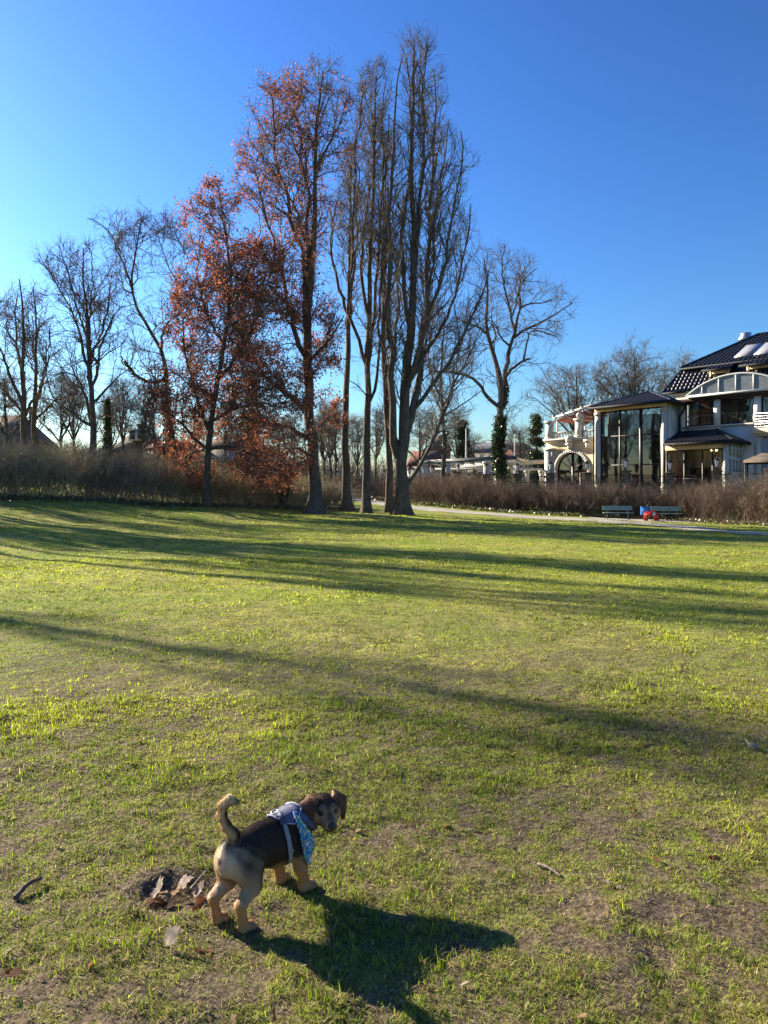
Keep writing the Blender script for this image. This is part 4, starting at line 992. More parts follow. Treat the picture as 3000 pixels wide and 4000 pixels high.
for k, (r0, zz) in enumerate(((.42, zm), (.26, hz(1005, 715, mm)))):
    mb.lathe([(r0*.75, -.03), (r0, 0), (r0*.8, .03), (r0*.3, .05)], (0, 0, 0), 18)
    v = mb.v[-1]; v2 = mb.v[-2]; v3 = mb.v[-3]
    for q in (-1, -2, -3):
        a = mb.v[q]; mb.v[q] = np.stack([a[:, 2]+sB1+.03, a[:, 0]+mm, a[:, 1]*1.35+zz], -1)
hpart(mb, 'medallions', M['stucco'])
f = MB(); W = sg1-sg0; zlo = -.6
cols_ = [0, .325, .665, 1]; rows = [0, .20, .585, 1]
tz = [hz(700, y, wB) for y in (988, 787)]
for t in cols_: f.box((sg0+W*t-.06+(.06 if t == 0 else 0)-(.06 if t == 1 else 0), wB+.1, zlo), (sg0+W*t+.06+(.06 if t == 0 else 0)-(.06 if t == 1 else 0), wB+.24, zG))
sbox(f, sg0+W*.665-.09, sg0+W*.665+.09, wB+.06, wB+.28, zlo, zG-.002)
for z in (zlo+.06, tz[0], tz[1], zG-.07): sbox(f, sg0+.002, sg1-.002, wB+.104, wB+.236, z-.045, z+.045)
bay = hpart(f, 'bay_window', M['dframe'])
for i_ in range(3):
    for lo, hi in ((zlo, tz[0]), (tz[0], tz[1]), (tz[1], zG)):
        s0_, s1_ = sg0+W*cols_[i_]+.03, sg0+W*cols_[i_+1]-.03; tl_ = .012*(i_-1)
        p = MB(); p.add([(s0_, wB+.17+tl_, lo+.03), (s1_, wB+.17-tl_, lo+.03), (s1_, wB+.17-tl_, hi-.03), (s0_, wB+.17+tl_, hi-.03)], [np.array([[0, 1, 2, 3]])]); p.build('pane', M['glass'], bay)
# rooms and stair seen through the glass
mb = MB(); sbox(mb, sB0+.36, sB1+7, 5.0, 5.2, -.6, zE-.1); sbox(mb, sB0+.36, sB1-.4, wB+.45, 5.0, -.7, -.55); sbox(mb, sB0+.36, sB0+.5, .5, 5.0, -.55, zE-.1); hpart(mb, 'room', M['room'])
mb = MB(); sbox(mb, sB0+.5, sg0+W*.62, 2.2, 5.0, tz[1]-.3, tz[1]-.05); hpart(mb, 'upper_floor', M['stucco'])
mb = MB(); x0, x1 = sg0+W*.42, sg1-.1; z0, z1 = tz[1]-.05, tz[0]+.25
mb.bar((x0, 2.0, z0), (x1, 2.0, z1), .3, .34); mb.bar((x0, 2.0, z0+1.0), (x1, 2.0, z1+1.0), .06, .06)
for t in np.linspace(0, 1, 16): mb.bar((x0+(x1-x0)*t, 2.0, z0+(z1-z0)*t), (x0+(x1-x0)*t, 2.0, z0+(z1-z0)*t+1.0), .03, .03)
hpart(mb, 'staircase', M['dframe'])
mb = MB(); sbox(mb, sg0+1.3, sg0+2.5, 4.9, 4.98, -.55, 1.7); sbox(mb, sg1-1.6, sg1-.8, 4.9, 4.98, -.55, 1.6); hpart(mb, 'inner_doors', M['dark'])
# bay roof: shallow pyramid
eL, eR, eW, zev = hs(440, wB-.55), hs(1000, wB-.55), wB-.55, zE+.05
ap_s, ap_z = hp(858, 490, wB+2.6); apx = (ap_s, wB+2.6, ap_z)
eBk = wC+2.2
tile_plane('bay_roof', [(eL, eW, zev), (eR, eW, zev), apx], HB, M['tile'])
tile_plane('bay_roof', [(eR, eW, zev), (eR, eBk, zev), apx], HB, M['tile'])
tile_plane('bay_roof', [(eL, eBk, zev), (eL, eW, zev), apx], HB, M['tile'])
mb = MB(); ridge(mb, (eL, eW, zev+.03), apx); ridge(mb, (eR, eW, zev+.03), apx); hpart(mb, 'ridge_tiles', M['tile'], smooth=True)
mb = MB(); sbox(mb, eL-.05, eR+.12, eW-.14, eW+.02, zev-.16, zev+.02); sbox(mb, eL+.05, eR, eW+.02, wB-.1, zev-.1, zev-.03); sbox(mb, eR, eR+.12, eW+.022, wC-.01, zev-.16, zev+.02); hpart(mb, 'gutter', M['gutter'])
def pipe(pts, r=.055): m_ = MB(); m_.tube(pts, r, 8); hpart(m_, 'downpipe', M['gutter'], smooth=True)
pipe([(sB0-.02, eW, zev-.1), (sB0-.05, wB-.15, zev-.9), (sB0-.05, wB-.12, zev-1.5), (sB0-.05, wB-.12, -.5)])
pipe([(eR+.05, .4, zev-.15), (eR+.02, .9, zev-.35), (sB1+.12, wC-.1, zev-1.0), (sB1+.12, wC-.1, zev-1.6), (sB1+.12, wC-.1, hz(1050, 765, wC))], .07)
# ---- main block
sC1 = S_u(3480, wC); zh = hz(1290, 545, wC); zsil = hz(1290, 716, wC); zF = hz(1290, 512, wC)
w1 = (hs(1092, wC), hs(1289, wC)); w2 = (hs(1333, wC), hs(1562, wC)); w3 = (hs(1612, wC), hs(1612, wC)+2.9); w4 = (w3[1]+.7, w3[1]+3.6)
pz0, pz1 = -.6, hz(1360, 880, wC)
mb = MB(); holes = [(w1[0], w1[1], zsil, zh), (w2[0], w2[1], zsil, zh), (w3[0], w3[1], zsil-.9, zh), (w4[0], w4[1], zsil, zh), (hs(965, wC), hs(1340, wC), .0, 3.2)]
wall_holes(mb, sB1, sC1, wC, -.8, zF, holes); hpart(mb, 'wall', M['render'], label='pale lilac-grey main wall')
for k, (x0, x1) in enumerate((w1, w2, w3, w4)): window(HB, x0, x1, zsil-(.9 if k == 2 else 0), zh, wC+.08, (.5,), (), .10)
mb = MB(); sbox(mb, sB1, sC1, wC-.12, wC-.002, zsil-.16, zsil-.02); hpart(mb, 'sill', M['stucco'])
mb = MB(); sbox(mb, hs(1040, wC), sC1, wC-.35, wC-.002, zh, zF); hpart(mb, 'fascia_beam', M['dframe'])
for x0, x1 in ((w1[1]+.02, w2[0]-.02), (w2[1]+.02, w3[0]-.02), (w3[1]+.05, w4[0]-.05)):
    mp = MB(); sbox(mp, x0, x1, wC-.1, wC-.003, zsil-.02, zh-.002); hpart(mp, 'pilaster', M['white'])
mb = MB(); sbox(mb, sB1+.4, sC1, 4.6, 4.8, 3.3, zF); sbox(mb, sB1+.4, sC1, wC+.4, 4.6, 3.15, 3.3); sbox(mb, sB1+.4, sC1, wC+.36, 4.6, zF-.1, zF); hpart(mb, 'upper_room', M['room'])
mb = MB()
for x0, x1 in (w1, w2):
    zz = zsil+.02; sbox(mb, x0, x1, wC+.5, wC+.62, zz+.75, zz+.87)
    for k in range(6):
        xx = x0+(k+.5)*(x1-x0)/6; mb.lathe([(.05, 0), (.10, .2), (.05, .5), (.08, .73)], (xx, wC+.56, zz), 8)
hpart(mb, 'inner_balustrade', M['stucco'])
# barrel-vaulted lunette above the upper windows
wL = wC-.45; l0, zl0 = hp(1097, 525, wL); lm_ = hs(1440, wL); l1 = 2*lm_-l0; zl1 = hz(1440, 493, wL); zpk = hz(1440, 366, wL); rise = zpk-zl0; hw = (l1-l0)/2
Rr = (hw*hw+rise*rise)/(2*rise); th0 = math.asin(min(1, hw/Rr)); zcn = zl0+rise-Rr
arcp = [(lm_+Rr*math.sin(t), zcn+Rr*math.cos(t)) for t in np.linspace(-th0, th0, 41)]
f = MB(); f.tube([(a, wL, b) for a, b in arcp], .075, 8); f.bar((l0, wL, zl0), (l1, wL, zl0), .12, .16)
for t in (-.66, -.33, 0, .33, .66, .9, -.9):
    x = lm_+hw*t; zz = zcn+math.sqrt(Rr*Rr-(x-lm_)**2); f.bar((x, wL, zl0), (x, wL, zz), .085, .085)
for wq in (wL+.9, wL+1.8, wL+2.7): f.tube([(a, wq, b) for a, b in arcp], .05, 6)
lun = hpart(f, 'lunette_frame', M['white'], smooth=True)
p = MB(); p.add([(a, wL+.02, b) for a, b in arcp], [np.arange(41)[None]]); p.build('pane', M['poly'], lun)
p = MB(); p.grid([[(a, w, b-.05) for a, b in arcp] for w in np.linspace(wL+.05, wL+4.2, 5)]); p.build('vault', M['poly'], lun)
# mansard
sm0 = hs(945, wC-.3); wE = wC-.35; zm0 = hz(945, 500, wE); wT = wC+1.9; sm1, zm1 = hp(1078, 335, wT)
tile_plane('mansard_slope', [(sm0, wE, zm0), (sC1, wE, zm0), (sC1, wT, zm1), (sm1, wT, zm1)], HB, M['tile'], .34, .42, .07)
tile_plane('mansard_slope', [(sm0, 12, zm0), (sm0, wE, zm0), (sm1, wT, zm1), (sm1, 11, zm1)], HB, M['tile'], .34, .42, .07)
wU = wT-.55; su0, zu0 = hp(1065, 333, wU); wR = wC+8.0; sr0, zr0 = hp(1592, 104, wR)
tile_plane('upper_roof', [(su0, wU, zu0), (sC1, wU, zu0), (sC1, wR, zr0), (sr0, wR, zr0)], HB, M['tile'], .34, .42, .07)
tile_plane('upper_roof', [(su0, wR*2-wU, zu0), (su0, wU, zu0), (sr0, wR, zr0)], HB, M['tile'], .34, .42, .07)
mb = MB(); ridge(mb, (su0, wU, zu0+.05), (sr0, wR, zr0+.05), .14); ridge(mb, (sr0, wR, zr0+.05), (sC1, wR, zr0+.05), .14); ridge(mb, (sm0, wE, zm0+.04), (sm1, wT, zm1), .12); hpart(mb, 'ridge_tiles', M['tile'], smooth=True)
mb = MB(); sbox(mb, su0-.02, sC1, wU-.12, wU+.02, zu0-.12, zu0+.02); sbox(mb, su0, sC1, wU+.02, wT, zu0-.1, zu0-.04); sbox(mb, sm0, hs(1100, wE), wE-.14, wE+.02, zm0-.14, zm0+.02); hpart(mb, 'gutter', M['gutter'])
# dormers
for x0, x1, y0, y1 in ((1258, 1392, 352, 440), (1512, 1720, 318, 440)):
    wd = wC+.75; d0, d1 = hs(x0, wd), hs(x1, wd); dz1 = hz(x0, y0, wd); dz0 = zm0+.6
    dm = MB(); wall_holes(dm, d0, d1, wd, dz0, dz1, [(d0+.22, d1-.22, dz0+.5, dz1-.22)], .2); sbox(dm, d0, d0+.12, wd+.2, wT+.4, dz0, dz1); sbox(dm, d1-.12, d1, wd+.2, wT+.4, dz0, dz1)
    od = hpart(dm, 'dormer', M['peach'])
    window(od, d0+.22, d1-.22, dz0+.5, dz1-.22, wd+.06, (.5,) if x1-x0 < 150 else (.33, .66), (.5,), .08)
    dr = MB(); zt_ = dz1+.05
    v = [(d0-.35, wd-.5, zt_), (d1+.35, wd-.5, zt_), (d1+.35, wd+3.2, zt_+1.5), (d0-.35, wd+3.2, zt_+1.5)]
    tile_plane('dormer_roof', v, od, M['tile'], .34, .42, .07)
    dr.box((d0-.37, wd-.62, zt_-.14), (d1+.37, wd-.5, zt_+.03)); dr.build('gutter', M['gutter'], od)
# roof lights, vent
def on_roof(xc, yc):
    lo, hi = wU, wR
    for _ in range(40):
        m_ = (lo+hi)/2; s_, z_ = hp(xc, yc, m_); zr_ = zu0+(zr0-zu0)*(m_-wU)/(wR-wU)
        if z_ < zr_: hi = m_
        else: lo = m_
    return np.array([s_, m_, zr_])
A_, B_ = on_roof(1428, 266), on_roof(1500, 187); sl = np.array([0, wR-wU, zr0-zu0]); sl /= np.linalg.norm(sl); nr_ = np.array([0, -sl[2], sl[1]])
LL = np.linalg.norm((B_-A_)*np.array([0, 1, 1]))
sp = empty('roof_light_row', (0, 0, 0)); sp.parent = HB
bpy.data.objects.remove(sp)
for k in range(6):
    o0 = np.array([A_[0]+.35*k*0+k*1.45, A_[1], A_[2]])+nr_*.16; sk = np.array([.25, 0, 0])*0
    mp = MB(); c_ = [o0, o0+np.array([1.38, 0, 0]), o0+np.array([1.38, 0, 0])+sl*LL, o0+sl*LL]
    mp.add([tuple(q) for q in c_]+[tuple(q-nr_*.1) for q in c_], [np.array([[0, 1, 2, 3], [7, 6, 5, 4], [0, 4, 5, 1], [1, 5, 6, 2], [2, 6, 7, 3], [3, 7, 4, 0]])]); hpart(mp, 'solar_panel', M['solar'])
cs, cz = hp(1508, 150, wR+1); mb = MB(); mb.lathe([(.35, -1.2), (.35, .05), (.62, .12), (.62, .3), (.42, .55), (.45, .75), (.3, .78)], (cs, wR+1, cz), 18); hpart(mb, 'roof_vent', M['metal'], smooth=True)
# ---- porch
d0, d1 = hs(957, wD), hs(1386, wD); pil0 = hs(1352, wD); zo = hz(1200, 838, wD); zG2 = hz(1200, 880, wD)
mb = MB(); sbox(mb, d0, pil0, wD, wD+.3, zG2, zo); hpart(mb, 'porch_beam', M['peach'])
mb = MB(); sbox(mb, pil0, d1, wD-.02, wD+.38, -.7, zo); sbox(mb, pil0-.05, d1+.05, wD-.08, wD-.022, 1.9, 2.05); sbox(mb, pil0+.07, d1-.07, wD-.06, wD-.022, 2.2, zo-.3); hpart(mb, 'pilaster', M['stucco'])
mb = MB(); wall_holes(mb, d1-.3, d1-.002, wD+.38, -.7, zo, [], wC-wD-.38); hpart(mb, 'side_wall', M['render'])
mb = MB()
for zz, hh, pr in ((zo-.5, .1, .16), (zo-1.35, .12, .2), (zo-2.3, .12, .2)): sbox(mb, d1, d1+pr, wD+.1, wC-.1, zz, zz+hh)
for k in range(4):
    wq = wD+.35+k*.65; sbox(mb, d1, d1+.14, wq, wq+.2, zo-2.18, zo-1.36); sbox(mb, d1, d1+.2, wq, wq+.16, zo-1.0, zo-.2)
hpart(mb, 'side_mouldings', M['stucco'])
window(HB, d0+.02, pil0-.02, -.6, zG2-.01, wD+.1, (.33, .65, .82), (.57,), .09)
mb = MB(); sbox(mb, d0+.3, pil0, 3.2, 3.4, -.6, zG2+.4); sbox(mb, d0+.2, d1-.3, wD+.4, 3.2, -.72, -.6); hpart(mb, 'porch_room', M['dark'])  # indoor shade of the porch is put into this near-black colour
# two lit bulbs of the porch lamp
def emit_mat(name, col, s):
    m, nt, b = new_mat(name); b.inputs['Emission Color'].default_value = (*col, 1); b.inputs['Emission Strength'].default_value = s; b.inputs['Base Color'].default_value = (*col, 1); return m
M['bulb'] = emit_mat('warm_bulb', (1, .62, .2), 14)
for xc in (1275, 1308):
    s_, z_ = hp(xc, 885, wD+.8); mb = MB(); mb.lathe([(.01, -.1), (.08, -.04), (.08, .04), (.01, .1)], (s_, wD+.8, z_), 8); hpart(mb, 'lamp_bulb', M['bulb'])
pe0, pe1, pw, pz = hs(945, wD-.45), d1+.55, wD-.45, zo+.02; q0_, qz = hp(1055, 768, wC), hz(1180, 757, wC); ptop = qz
tile_plane('porch_roof', [(pe0, pw, pz), (pe1, pw, pz), (hs(1312, wC), wC-.01, ptop), (hs(1050, wC), wC-.01, ptop)], HB, M['tile'])
tile_plane('porch_roof', [(pe1, pw, pz), (pe1, wC-.01, pz), (hs(1312, wC), wC-.01, ptop)], HB, M['tile'])
mb = MB(); ridge(mb, (pe1, pw, pz+.04), (hs(1312, wC), wC-.05, ptop+.05), .09); hpart(mb, 'ridge_tiles', M['tile'], smooth=True)
mb = MB(); sbox(mb, pe0, pe1+.12, pw-.14, pw+.02, pz-.16, pz+.03); sbox(mb, pe1, pe1+.12, pw+.022, wC-.01, pz-.16, pz+.03); sbox(mb, pe0, pe1, pw+.02, wC-.02, pz-.08, pz-.02); hpart(mb, 'gutter', M['gutter'])
pipe([(pe0+.05, pw, pz-.1), (d0-.03, wD-.1, pz-.9), (d0-.03, wD-.1, -.4)])
# ---- balcony at the right
b0 = hs(1556, wC-1.1); bz1 = hz(1600, 737, wC-1.1); bz0 = hz(1600, 790, wC-1.1); bzr = hz(1560, 640, wC-1.1)
mb = MB(); sbox(mb, b0, b0+4.2, wC-1.1, wC-.125, bz0+.15, bz1); sbox(mb, b0+.1, b0+4.1, wC-1.0, wC-.126, bz0, bz0+.148); hpart(mb, 'balcony', M['peach'])
mb = MB()
for k in range(6):
    z = bz1+.1+(bzr-bz1-.1)*k/5
    mb.bar((b0+.05, wC-1.05, z), (b0+4.15, wC-1.05, z), .05, .04 if k < 5 else .07); mb.bar((b0+.05, wC-1.05, z), (b0+.05, wC-.13, z), .05, .04 if k < 5 else .07)
for x in (b0+.05, b0+1.4, b0+2.8, b0+4.15): mb.bar((x, wC-1.05, bz1), (x, wC-1.05, bzr), .06, .06)
hpart(mb, 'balcony_railing', M['metal'])
# back and right walls so the block is a real volume
mb = MB(); sbox(mb, sC1-.35, sC1, wC+.352, 14, -.8, zF); sbox(mb, sm0+.6, sC1-.36, 13.6, 14, -.8, zF); sbox(mb, sm0+.6, sm0+1.0, wC+2.5, 13.6, -.8, zF); hpart(mb, 'rear_walls', M['render'])
# ---------------------------------------------------------------- fence, lanterns, pergola, benches and so on
M['stone'] = pm('rough_stone', (.20, .145, .095), (.10, .075, .055), 5, .95, .9, 9)
M['opal'] = pm('opal_glass', (.82, .80, .80), (.75, .73, .74), 3, .3, spec=.5)
M['bench'] = pm('bench_green', (.16, .25, .205), (.24, .33, .285), 7, .6, .2, 30, stretch=(.4, 3, 3))
M['benchleg'] = pm('bench_leg', (.10, .12, .12), (.06, .07, .07), 8, .5)
M['red'] = pm('red_paint', (.45, .022, .018), (.34, .015, .014), 8, .35, spec=.5)
M['blue'] = pm('blue_bin', (.03, .15, .42), (.025, .11, .33), 5, .4)
pil = [(1318, 92), (1412, 84.5), (1500, 77.5), (1600, 72.5), (1686, 69), (1789, 65.5), (1899, 62.5), (2019, 61), (2150, 59.6), (2293, 57.6), (2445, 55.6), (2617, 53.9), (2800, 51.2), (3010, 47.5)]
topv = [1868, 1868, 1868, 1862, 1858, 1852, 1852, 1850, 1846, 1846, 1838, 1846, 1838, 1832]
where = ['beside the silver car', 'between two slim bare trunks', 'left of the thickest bare trunk', 'just right of the thickest bare trunk', 'right of the thick trunk, by the red roof', 'in front of the white pergola', 'left of the ivy-clad trunk', 'right of the ivy-clad trunk', 'left of the arched door', 'right of the arched door', 'before the middle of the glazed bay', 'before the right end of the glazed bay', 'before the porch window', 'at the right edge by the gazebo']
pbase, ptops = [], []
for k, ((u, d), tv) in enumerate(zip(pil, topv)):
    x = PX(u, d); zb = float(gz(x, d)); zt = H-(tv-HV)/F*d; pbase.append((x, d, zb)); ptops.append(zt)
    r = empty('stone_pillar', (x, d, zb), -.6); tag(r, 'stone fence pillar '+where[k], 'pillar', 'stone pillars of the fence')
    hh = zt-zb; rng = np.random.default_rng(k); mb = MB()
    z = -.2
    while z < hh-.1:
        h_ = min(.22+.1*rng.random(), hh-.1-z); a = .27+.03*rng.random(); c = .27+.03*rng.random(); mb.box((-a, -c, z), (a, c, z+h_-.012)); z += h_
    mb.box((-.24, -.24, -.2), (.24, .24, hh-.1)); mb.build('shaft', M['stone'], r, bevel=.02)
    mb = MB(); mb.box((-.36, -.36, hh-.098), (.36, .36, hh)); mb.build('cap', M['stone'], r, bevel=.025)
    if k in (13,): continue
    l = empty('lantern', (x, d, zt)); tag(l, 'white glass lantern '+{0: 'on the pillar by the silver car'}.get(k, 'on the pillar '+where[k]), 'lantern', 'lanterns on the fence pillars')
    s_ = 1.05; mb = MB(); mb.lathe([(.10, 0), (.07, .03), (.025, .06), (.025, .17), (.06, .2), (.08, .22)], (0, 0, 0), 10)
    for t in range(6):
        a = t*math.pi/3; mb.bar((math.cos(a)*.10, math.sin(a)*.10, .22), (math.cos(a)*.19, math.sin(a)*.19, .70), .018, .018)
    mb.build('stand', M['black'], l)
    mb = MB(); mb.lathe([(.093, .225), (.178, .695)], (0, 0, 0), 6); mb.build('glass', M['opal'], l)
    mb = MB(); mb.lathe([(.20, .70), (.215, .72), (.12, .82), (.05, .86), (.05, .91), (.012, .98)], (0, 0, 0), 12); mb.build('roof', M['black'], l)
# iron fence panels
fn = empty('iron_fence', pbase[6]); tag(fn, 'black wrought iron fence running between the stone pillars', 'fence')
o0 = np.array(pbase[6])
for (p0, p1, z0, z1) in zip(pbase[3:-1], pbase[4:], ptops[3:-1], ptops[4:]):
    a, b = np.array(p0), np.array(p1); L = np.linalg.norm(b-a); mb = MB(); zt0, zt1 = z0-.28-a[2], z1-.28-b[2]
    A = lambda t, z: tuple(a+(b-a)*t+np.array([0, 0, z])-o0)
    for fr in (1.0, .84, .12): mb.bar(A(.05, zt0*fr), A(.95, zt1*fr), .05, .05)
    n = max(4, int(L/.16))
    for q in range(n):
        t = .06+.88*q/(n-1); mb.bar(A(t, .1), A(t, (zt0+(zt1-zt0)*t)+(.14 if q % 3 == 0 else .03)), .02, .02)
    mb.build('fence_panel', M['black'], fn)
M['oldwhite'] = pm('weathered_white', (.50, .49, .47), (.38, .37, .36), 2.5, .8)
# white pergola left of the arched wing
pg = empty('white_pergola', (PX(1900, 68), 68, .4)); tag(pg, 'long white pergola of square columns and beams left of the arched wing', 'pergola'); og = np.array(pg.location)
def gl(p): return tuple(np.array(p)-og)
for u, d, v0, v1, wd in ((1748, 69, 1810, 1900, .55), (1902, 67, 1803, 1900, .55), (1816, 78, 1838, 1900, .42), (1990, 77, 1836, 1900, .42), (2058, 76, 1838, 1900, .42), (2115, 75, 1838, 1900, .42), (1660, 72, 1812, 1900, .5)):
    x = PX(u, d); zt = H-(v0-HV)/F*d; zb = H-(v1-HV)/F*d-.3; mb = MB(); mb.box((x-wd/2, d-wd/2, zb), (x+wd/2, d+wd/2, zt-.22)); mb.box((x-wd*.66, d-wd*.66, zt-.22), (x+wd*.66, d+wd*.66, zt))
    mb.v = [q-og for q in mb.v]; mb.build('column', M['oldwhite'], pg)
mb = MB(); 
for dy in (0, .9): mb.bar(P(1640, 1808-dy*5, 72.2+dy), P(2018, 1789-dy*5, 65.8+dy), .2, .26)
mb.v = [q-og for q in mb.v]; mb.build('beam', M['benchleg'], pg)
mb = MB(); mb.bar(P(1792, 1822, 79), P(2134, 1803, 74), .3, .42); mb.bar(P(1700, 1832, 79), P(2120, 1834, 76), .25, .22)
for t in np.linspace(0, 1, 9): mb.bar(P(1660+350*t, 1806-17*t, 72-6*t), P(1720+360*t, 1818-12*t, 79-4*t), .12, .16)
mb.v = [q-og for q in mb.v]; mb.build('beam', M['oldwhite'], pg)
for u in (1741, 1753):
    wl = P(u, 1862, 68.55); mb = MB(); mb.lathe([(.02, -.3), (.09, -.2), (.16, .12), (.2, .14), (.05, .3), (.01, .4)], wl-og, 8); mb.build('wall_lamp', M['black'], pg)
# flagpoles
for u, v0, d, lab in ((1821, 1676, 84, 'white flagpole beside the dark conifer behind the pergola'), (2011, 1700, 82, 'thin white flagpole right of the ivy-clad trunk')):
    x = PX(u, d); zb = float(gz(x, d)); mb = MB(); hh = H-(v0-HV)/F*d-zb; mb.tube([(0, 0, 0), (0, 0, hh*.5), (0, 0, hh)], [.14, .11, .07], 10); mb.lathe([(.01, -.08), (.1, 0), (.01, .1)], (0, 0, hh), 8); o = mb.build('flagpole', M['white'], smooth=True, loc=(x, d, zb)); tag(o, lab, 'flagpole')
# houses in the distance
M['brick'] = pm('far_brick', (.16, .09, .07), (.12, .075, .06), 2, .95)
M['redroof'] = pm('red_roof', (.20, .085, .06), (.15, .06, .045), 3, .9, .4, 4, stretch=(1, 1, 4))
M['brownroof'] = pm('brown_roof', (.12, .085, .07), (.09, .065, .055), 3, .9, .4, 4, stretch=(1, 1, 4))
M['greyroof'] = pm('grey_roof', (.14, .15, .17), (.11, .12, .14), 3, .8)
M['farwall'] = pm('far_wall', (.42, .40, .37), (.34, .32, .30), 1, .9)
M['winpane'] = pm('far_window', (.03, .035, .045), (.05, .06, .07), 3, .15, spec=.6)
def house(label, u0, u1, ve, vr, d, wall, roof, nwin=3, depth=9, hip=1.5, chim=(), dormer=None, name='house', rz=0.0):
    x0, x1 = PX(u0, d), PX(u1, d); xm = (x0+x1)/2; W = (x1-x0)/2; zb = float(gz(xm, d))-.3; ze = H-(ve-HV)/F*d-zb; zr = H-(vr-HV)/F*(d+depth/2)-zb
    r = empty(name, (xm, d, zb), rz); tag(r, label, 'house')
    mb = MB(); mb.box((-W, 0, 0), (W, depth, ze)); mb.build('wall', M[wall], r)
    mb = MB(); o_ = .4; a = [(-W-o_, -o_, ze+.003), (W+o_, -o_, ze+.003), (W+o_, depth+o_, ze+.003), (-W-o_, depth+o_, ze+.003), (-W+hip, depth/2, zr), (W-hip, depth/2, zr)]
    mb.add(a, [np.array([[0, 1, 5, 4], [2, 3, 4, 5]]), np.array([[1, 2, 5], [3, 0, 4]]), np.array([[3, 2, 1, 0]])]); ro = mb.build('roof', M[roof], r)
    for c in chim:
        mb = MB(); mb.box((c-.4, depth/2-.4, zr-1.2), (c+.4, depth/2+.4, zr+1.1)); mb.box((c-.48, depth/2-.48, zr+1.1), (c+.48, depth/2+.48, zr+1.25)); mb.build('chimney', M['brick'], ro)
    if dormer:
        c, z0, w_, h_ = dormer; mb = MB(); mb.box((c-w_, .3, z0), (c+w_, 3.5, z0+h_)); dm = mb.build('dormer', M['white'], r)
        for sx in (-.5, .5):
            m2 = MB(); m2.box((c+sx*w_-w_*.33, .27, z0+.25), (c+sx*w_+w_*.33, .298, z0+h_-.2)); m2.build('window', M['winpane'], dm)
    for k in range(nwin):
        xx = -W+(k+.5)*2*W/nwin
        for zz in (ze*.55,):
            mb = MB(); mb.box((xx-.65, -.06, zz-.8), (xx+.65, -.003, zz+.8)); wo = mb.build('window', M['white'], r)
            mb = MB(); mb.box((xx-.52, -.075, zz-.68), (xx-.04, -.062, zz+.68)); mb.box((xx+.04, -.075, zz-.68), (xx+.52, -.062, zz+.68)); mb.build('pane', M['winpane'], wo)
    return r
house('big brown roofed house behind the leftmost bare trees', -160, 95, 1745, 1622, 105, 'brick', 'brownroof', 4, 12, 3, (3,))
house('brown roofed house with a white dormer seen between the left trees', 430, 600, 1770, 1690, 112, 'brick', 'brownroof', 3, 10, 1.5, (-.3,), (.6, 6.6, 1.2, 1.7))
house('small house with red roof half hidden by the broad brown oak', 560, 720, 1762, 1722, 92, 'farwall', 'redroof', 3, 8, .5)
house('white walled house with a blue door behind the brown leaves', 800, 1010, 1756, 1700, 96, 'farwall', 'brownroof', 4, 9, 1)
house('low house with a red tiled roof behind the thickest trunk', 1600, 1735, 1822, 1762, 108, 'farwall', 'redroof', 4, 10, .6)
house('long pale block with a grey roof far behind the pergola', 1835, 2100, 1770, 1728, 150, 'farwall', 'greyroof', 9, 14, 1.5)
house('house with a bright red roof far behind the ivy-clad trunk', 1965, 2125, 1800, 1757, 118, 'farwall', 'redroof', 4, 10, .5)
house('square dark tower house beside the left conifer', 1680, 1760, 1760, 1700, 140, 'brick', 'brownroof', 2, 6, 1.2)
# green shrubs by the pergola
def bush(label, u, d, vt, w, seed, c0):
    rng = np.random.default_rng(seed); x = PX(u, d); zb = float(gz(x, d)); hh = H-(vt-HV)/F*d-zb; n = 1500
    t = rng.random(n); a = rng.random(n)*6.28; r_ = w*(rng.random(n)**.4)*np.sqrt(np.clip(1.02-(t*1.5-.5)**2, .05, 1)); p = np.stack([np.cos(a)*r_, np.sin(a)*r_, t*hh*(.8+.3*rng.random(n))], -1)
    v, f = leaf_quads(p, .16*(.6+.8*rng.random(n)), rng, .3, .3, .8); c = np.array(c0)*(.5+rng.random((n, 1)))
    root = empty('evergreen_bush', (x, d, zb)); tag(root, label, 'bush')
    st = np.zeros((9, 3)); p1, r1 = grow(st, np.array([[math.cos(k), math.sin(k), 1.6] for k in range(9)]), np.full(9, hh*.8), np.full(9, .03), np.full(9, .01), 5, .1, .05, rng); tv, tf = tube_arrays(p1, r1, 5)
    link_mesh('stems', np_mesh('stems', tv, [tf], True), M['twig'], root); link_mesh('foliage', np_mesh('foliage', v, [f], False, np.repeat(c, 4, 0)), M['green'], root)
bush('dark green bush left of the pillar before the pergola', 1860, 64.5, 1846, 1.0, 1, (.045, .065, .02))
bush('yellow-green bush right of the ivy-clad trunk', 1978, 64, 1838, .9, 2, (.10, .12, .025))
bush('small yellow bush by the bend of the path', 1392, 88, 1860, .8, 3, (.16, .16, .02))
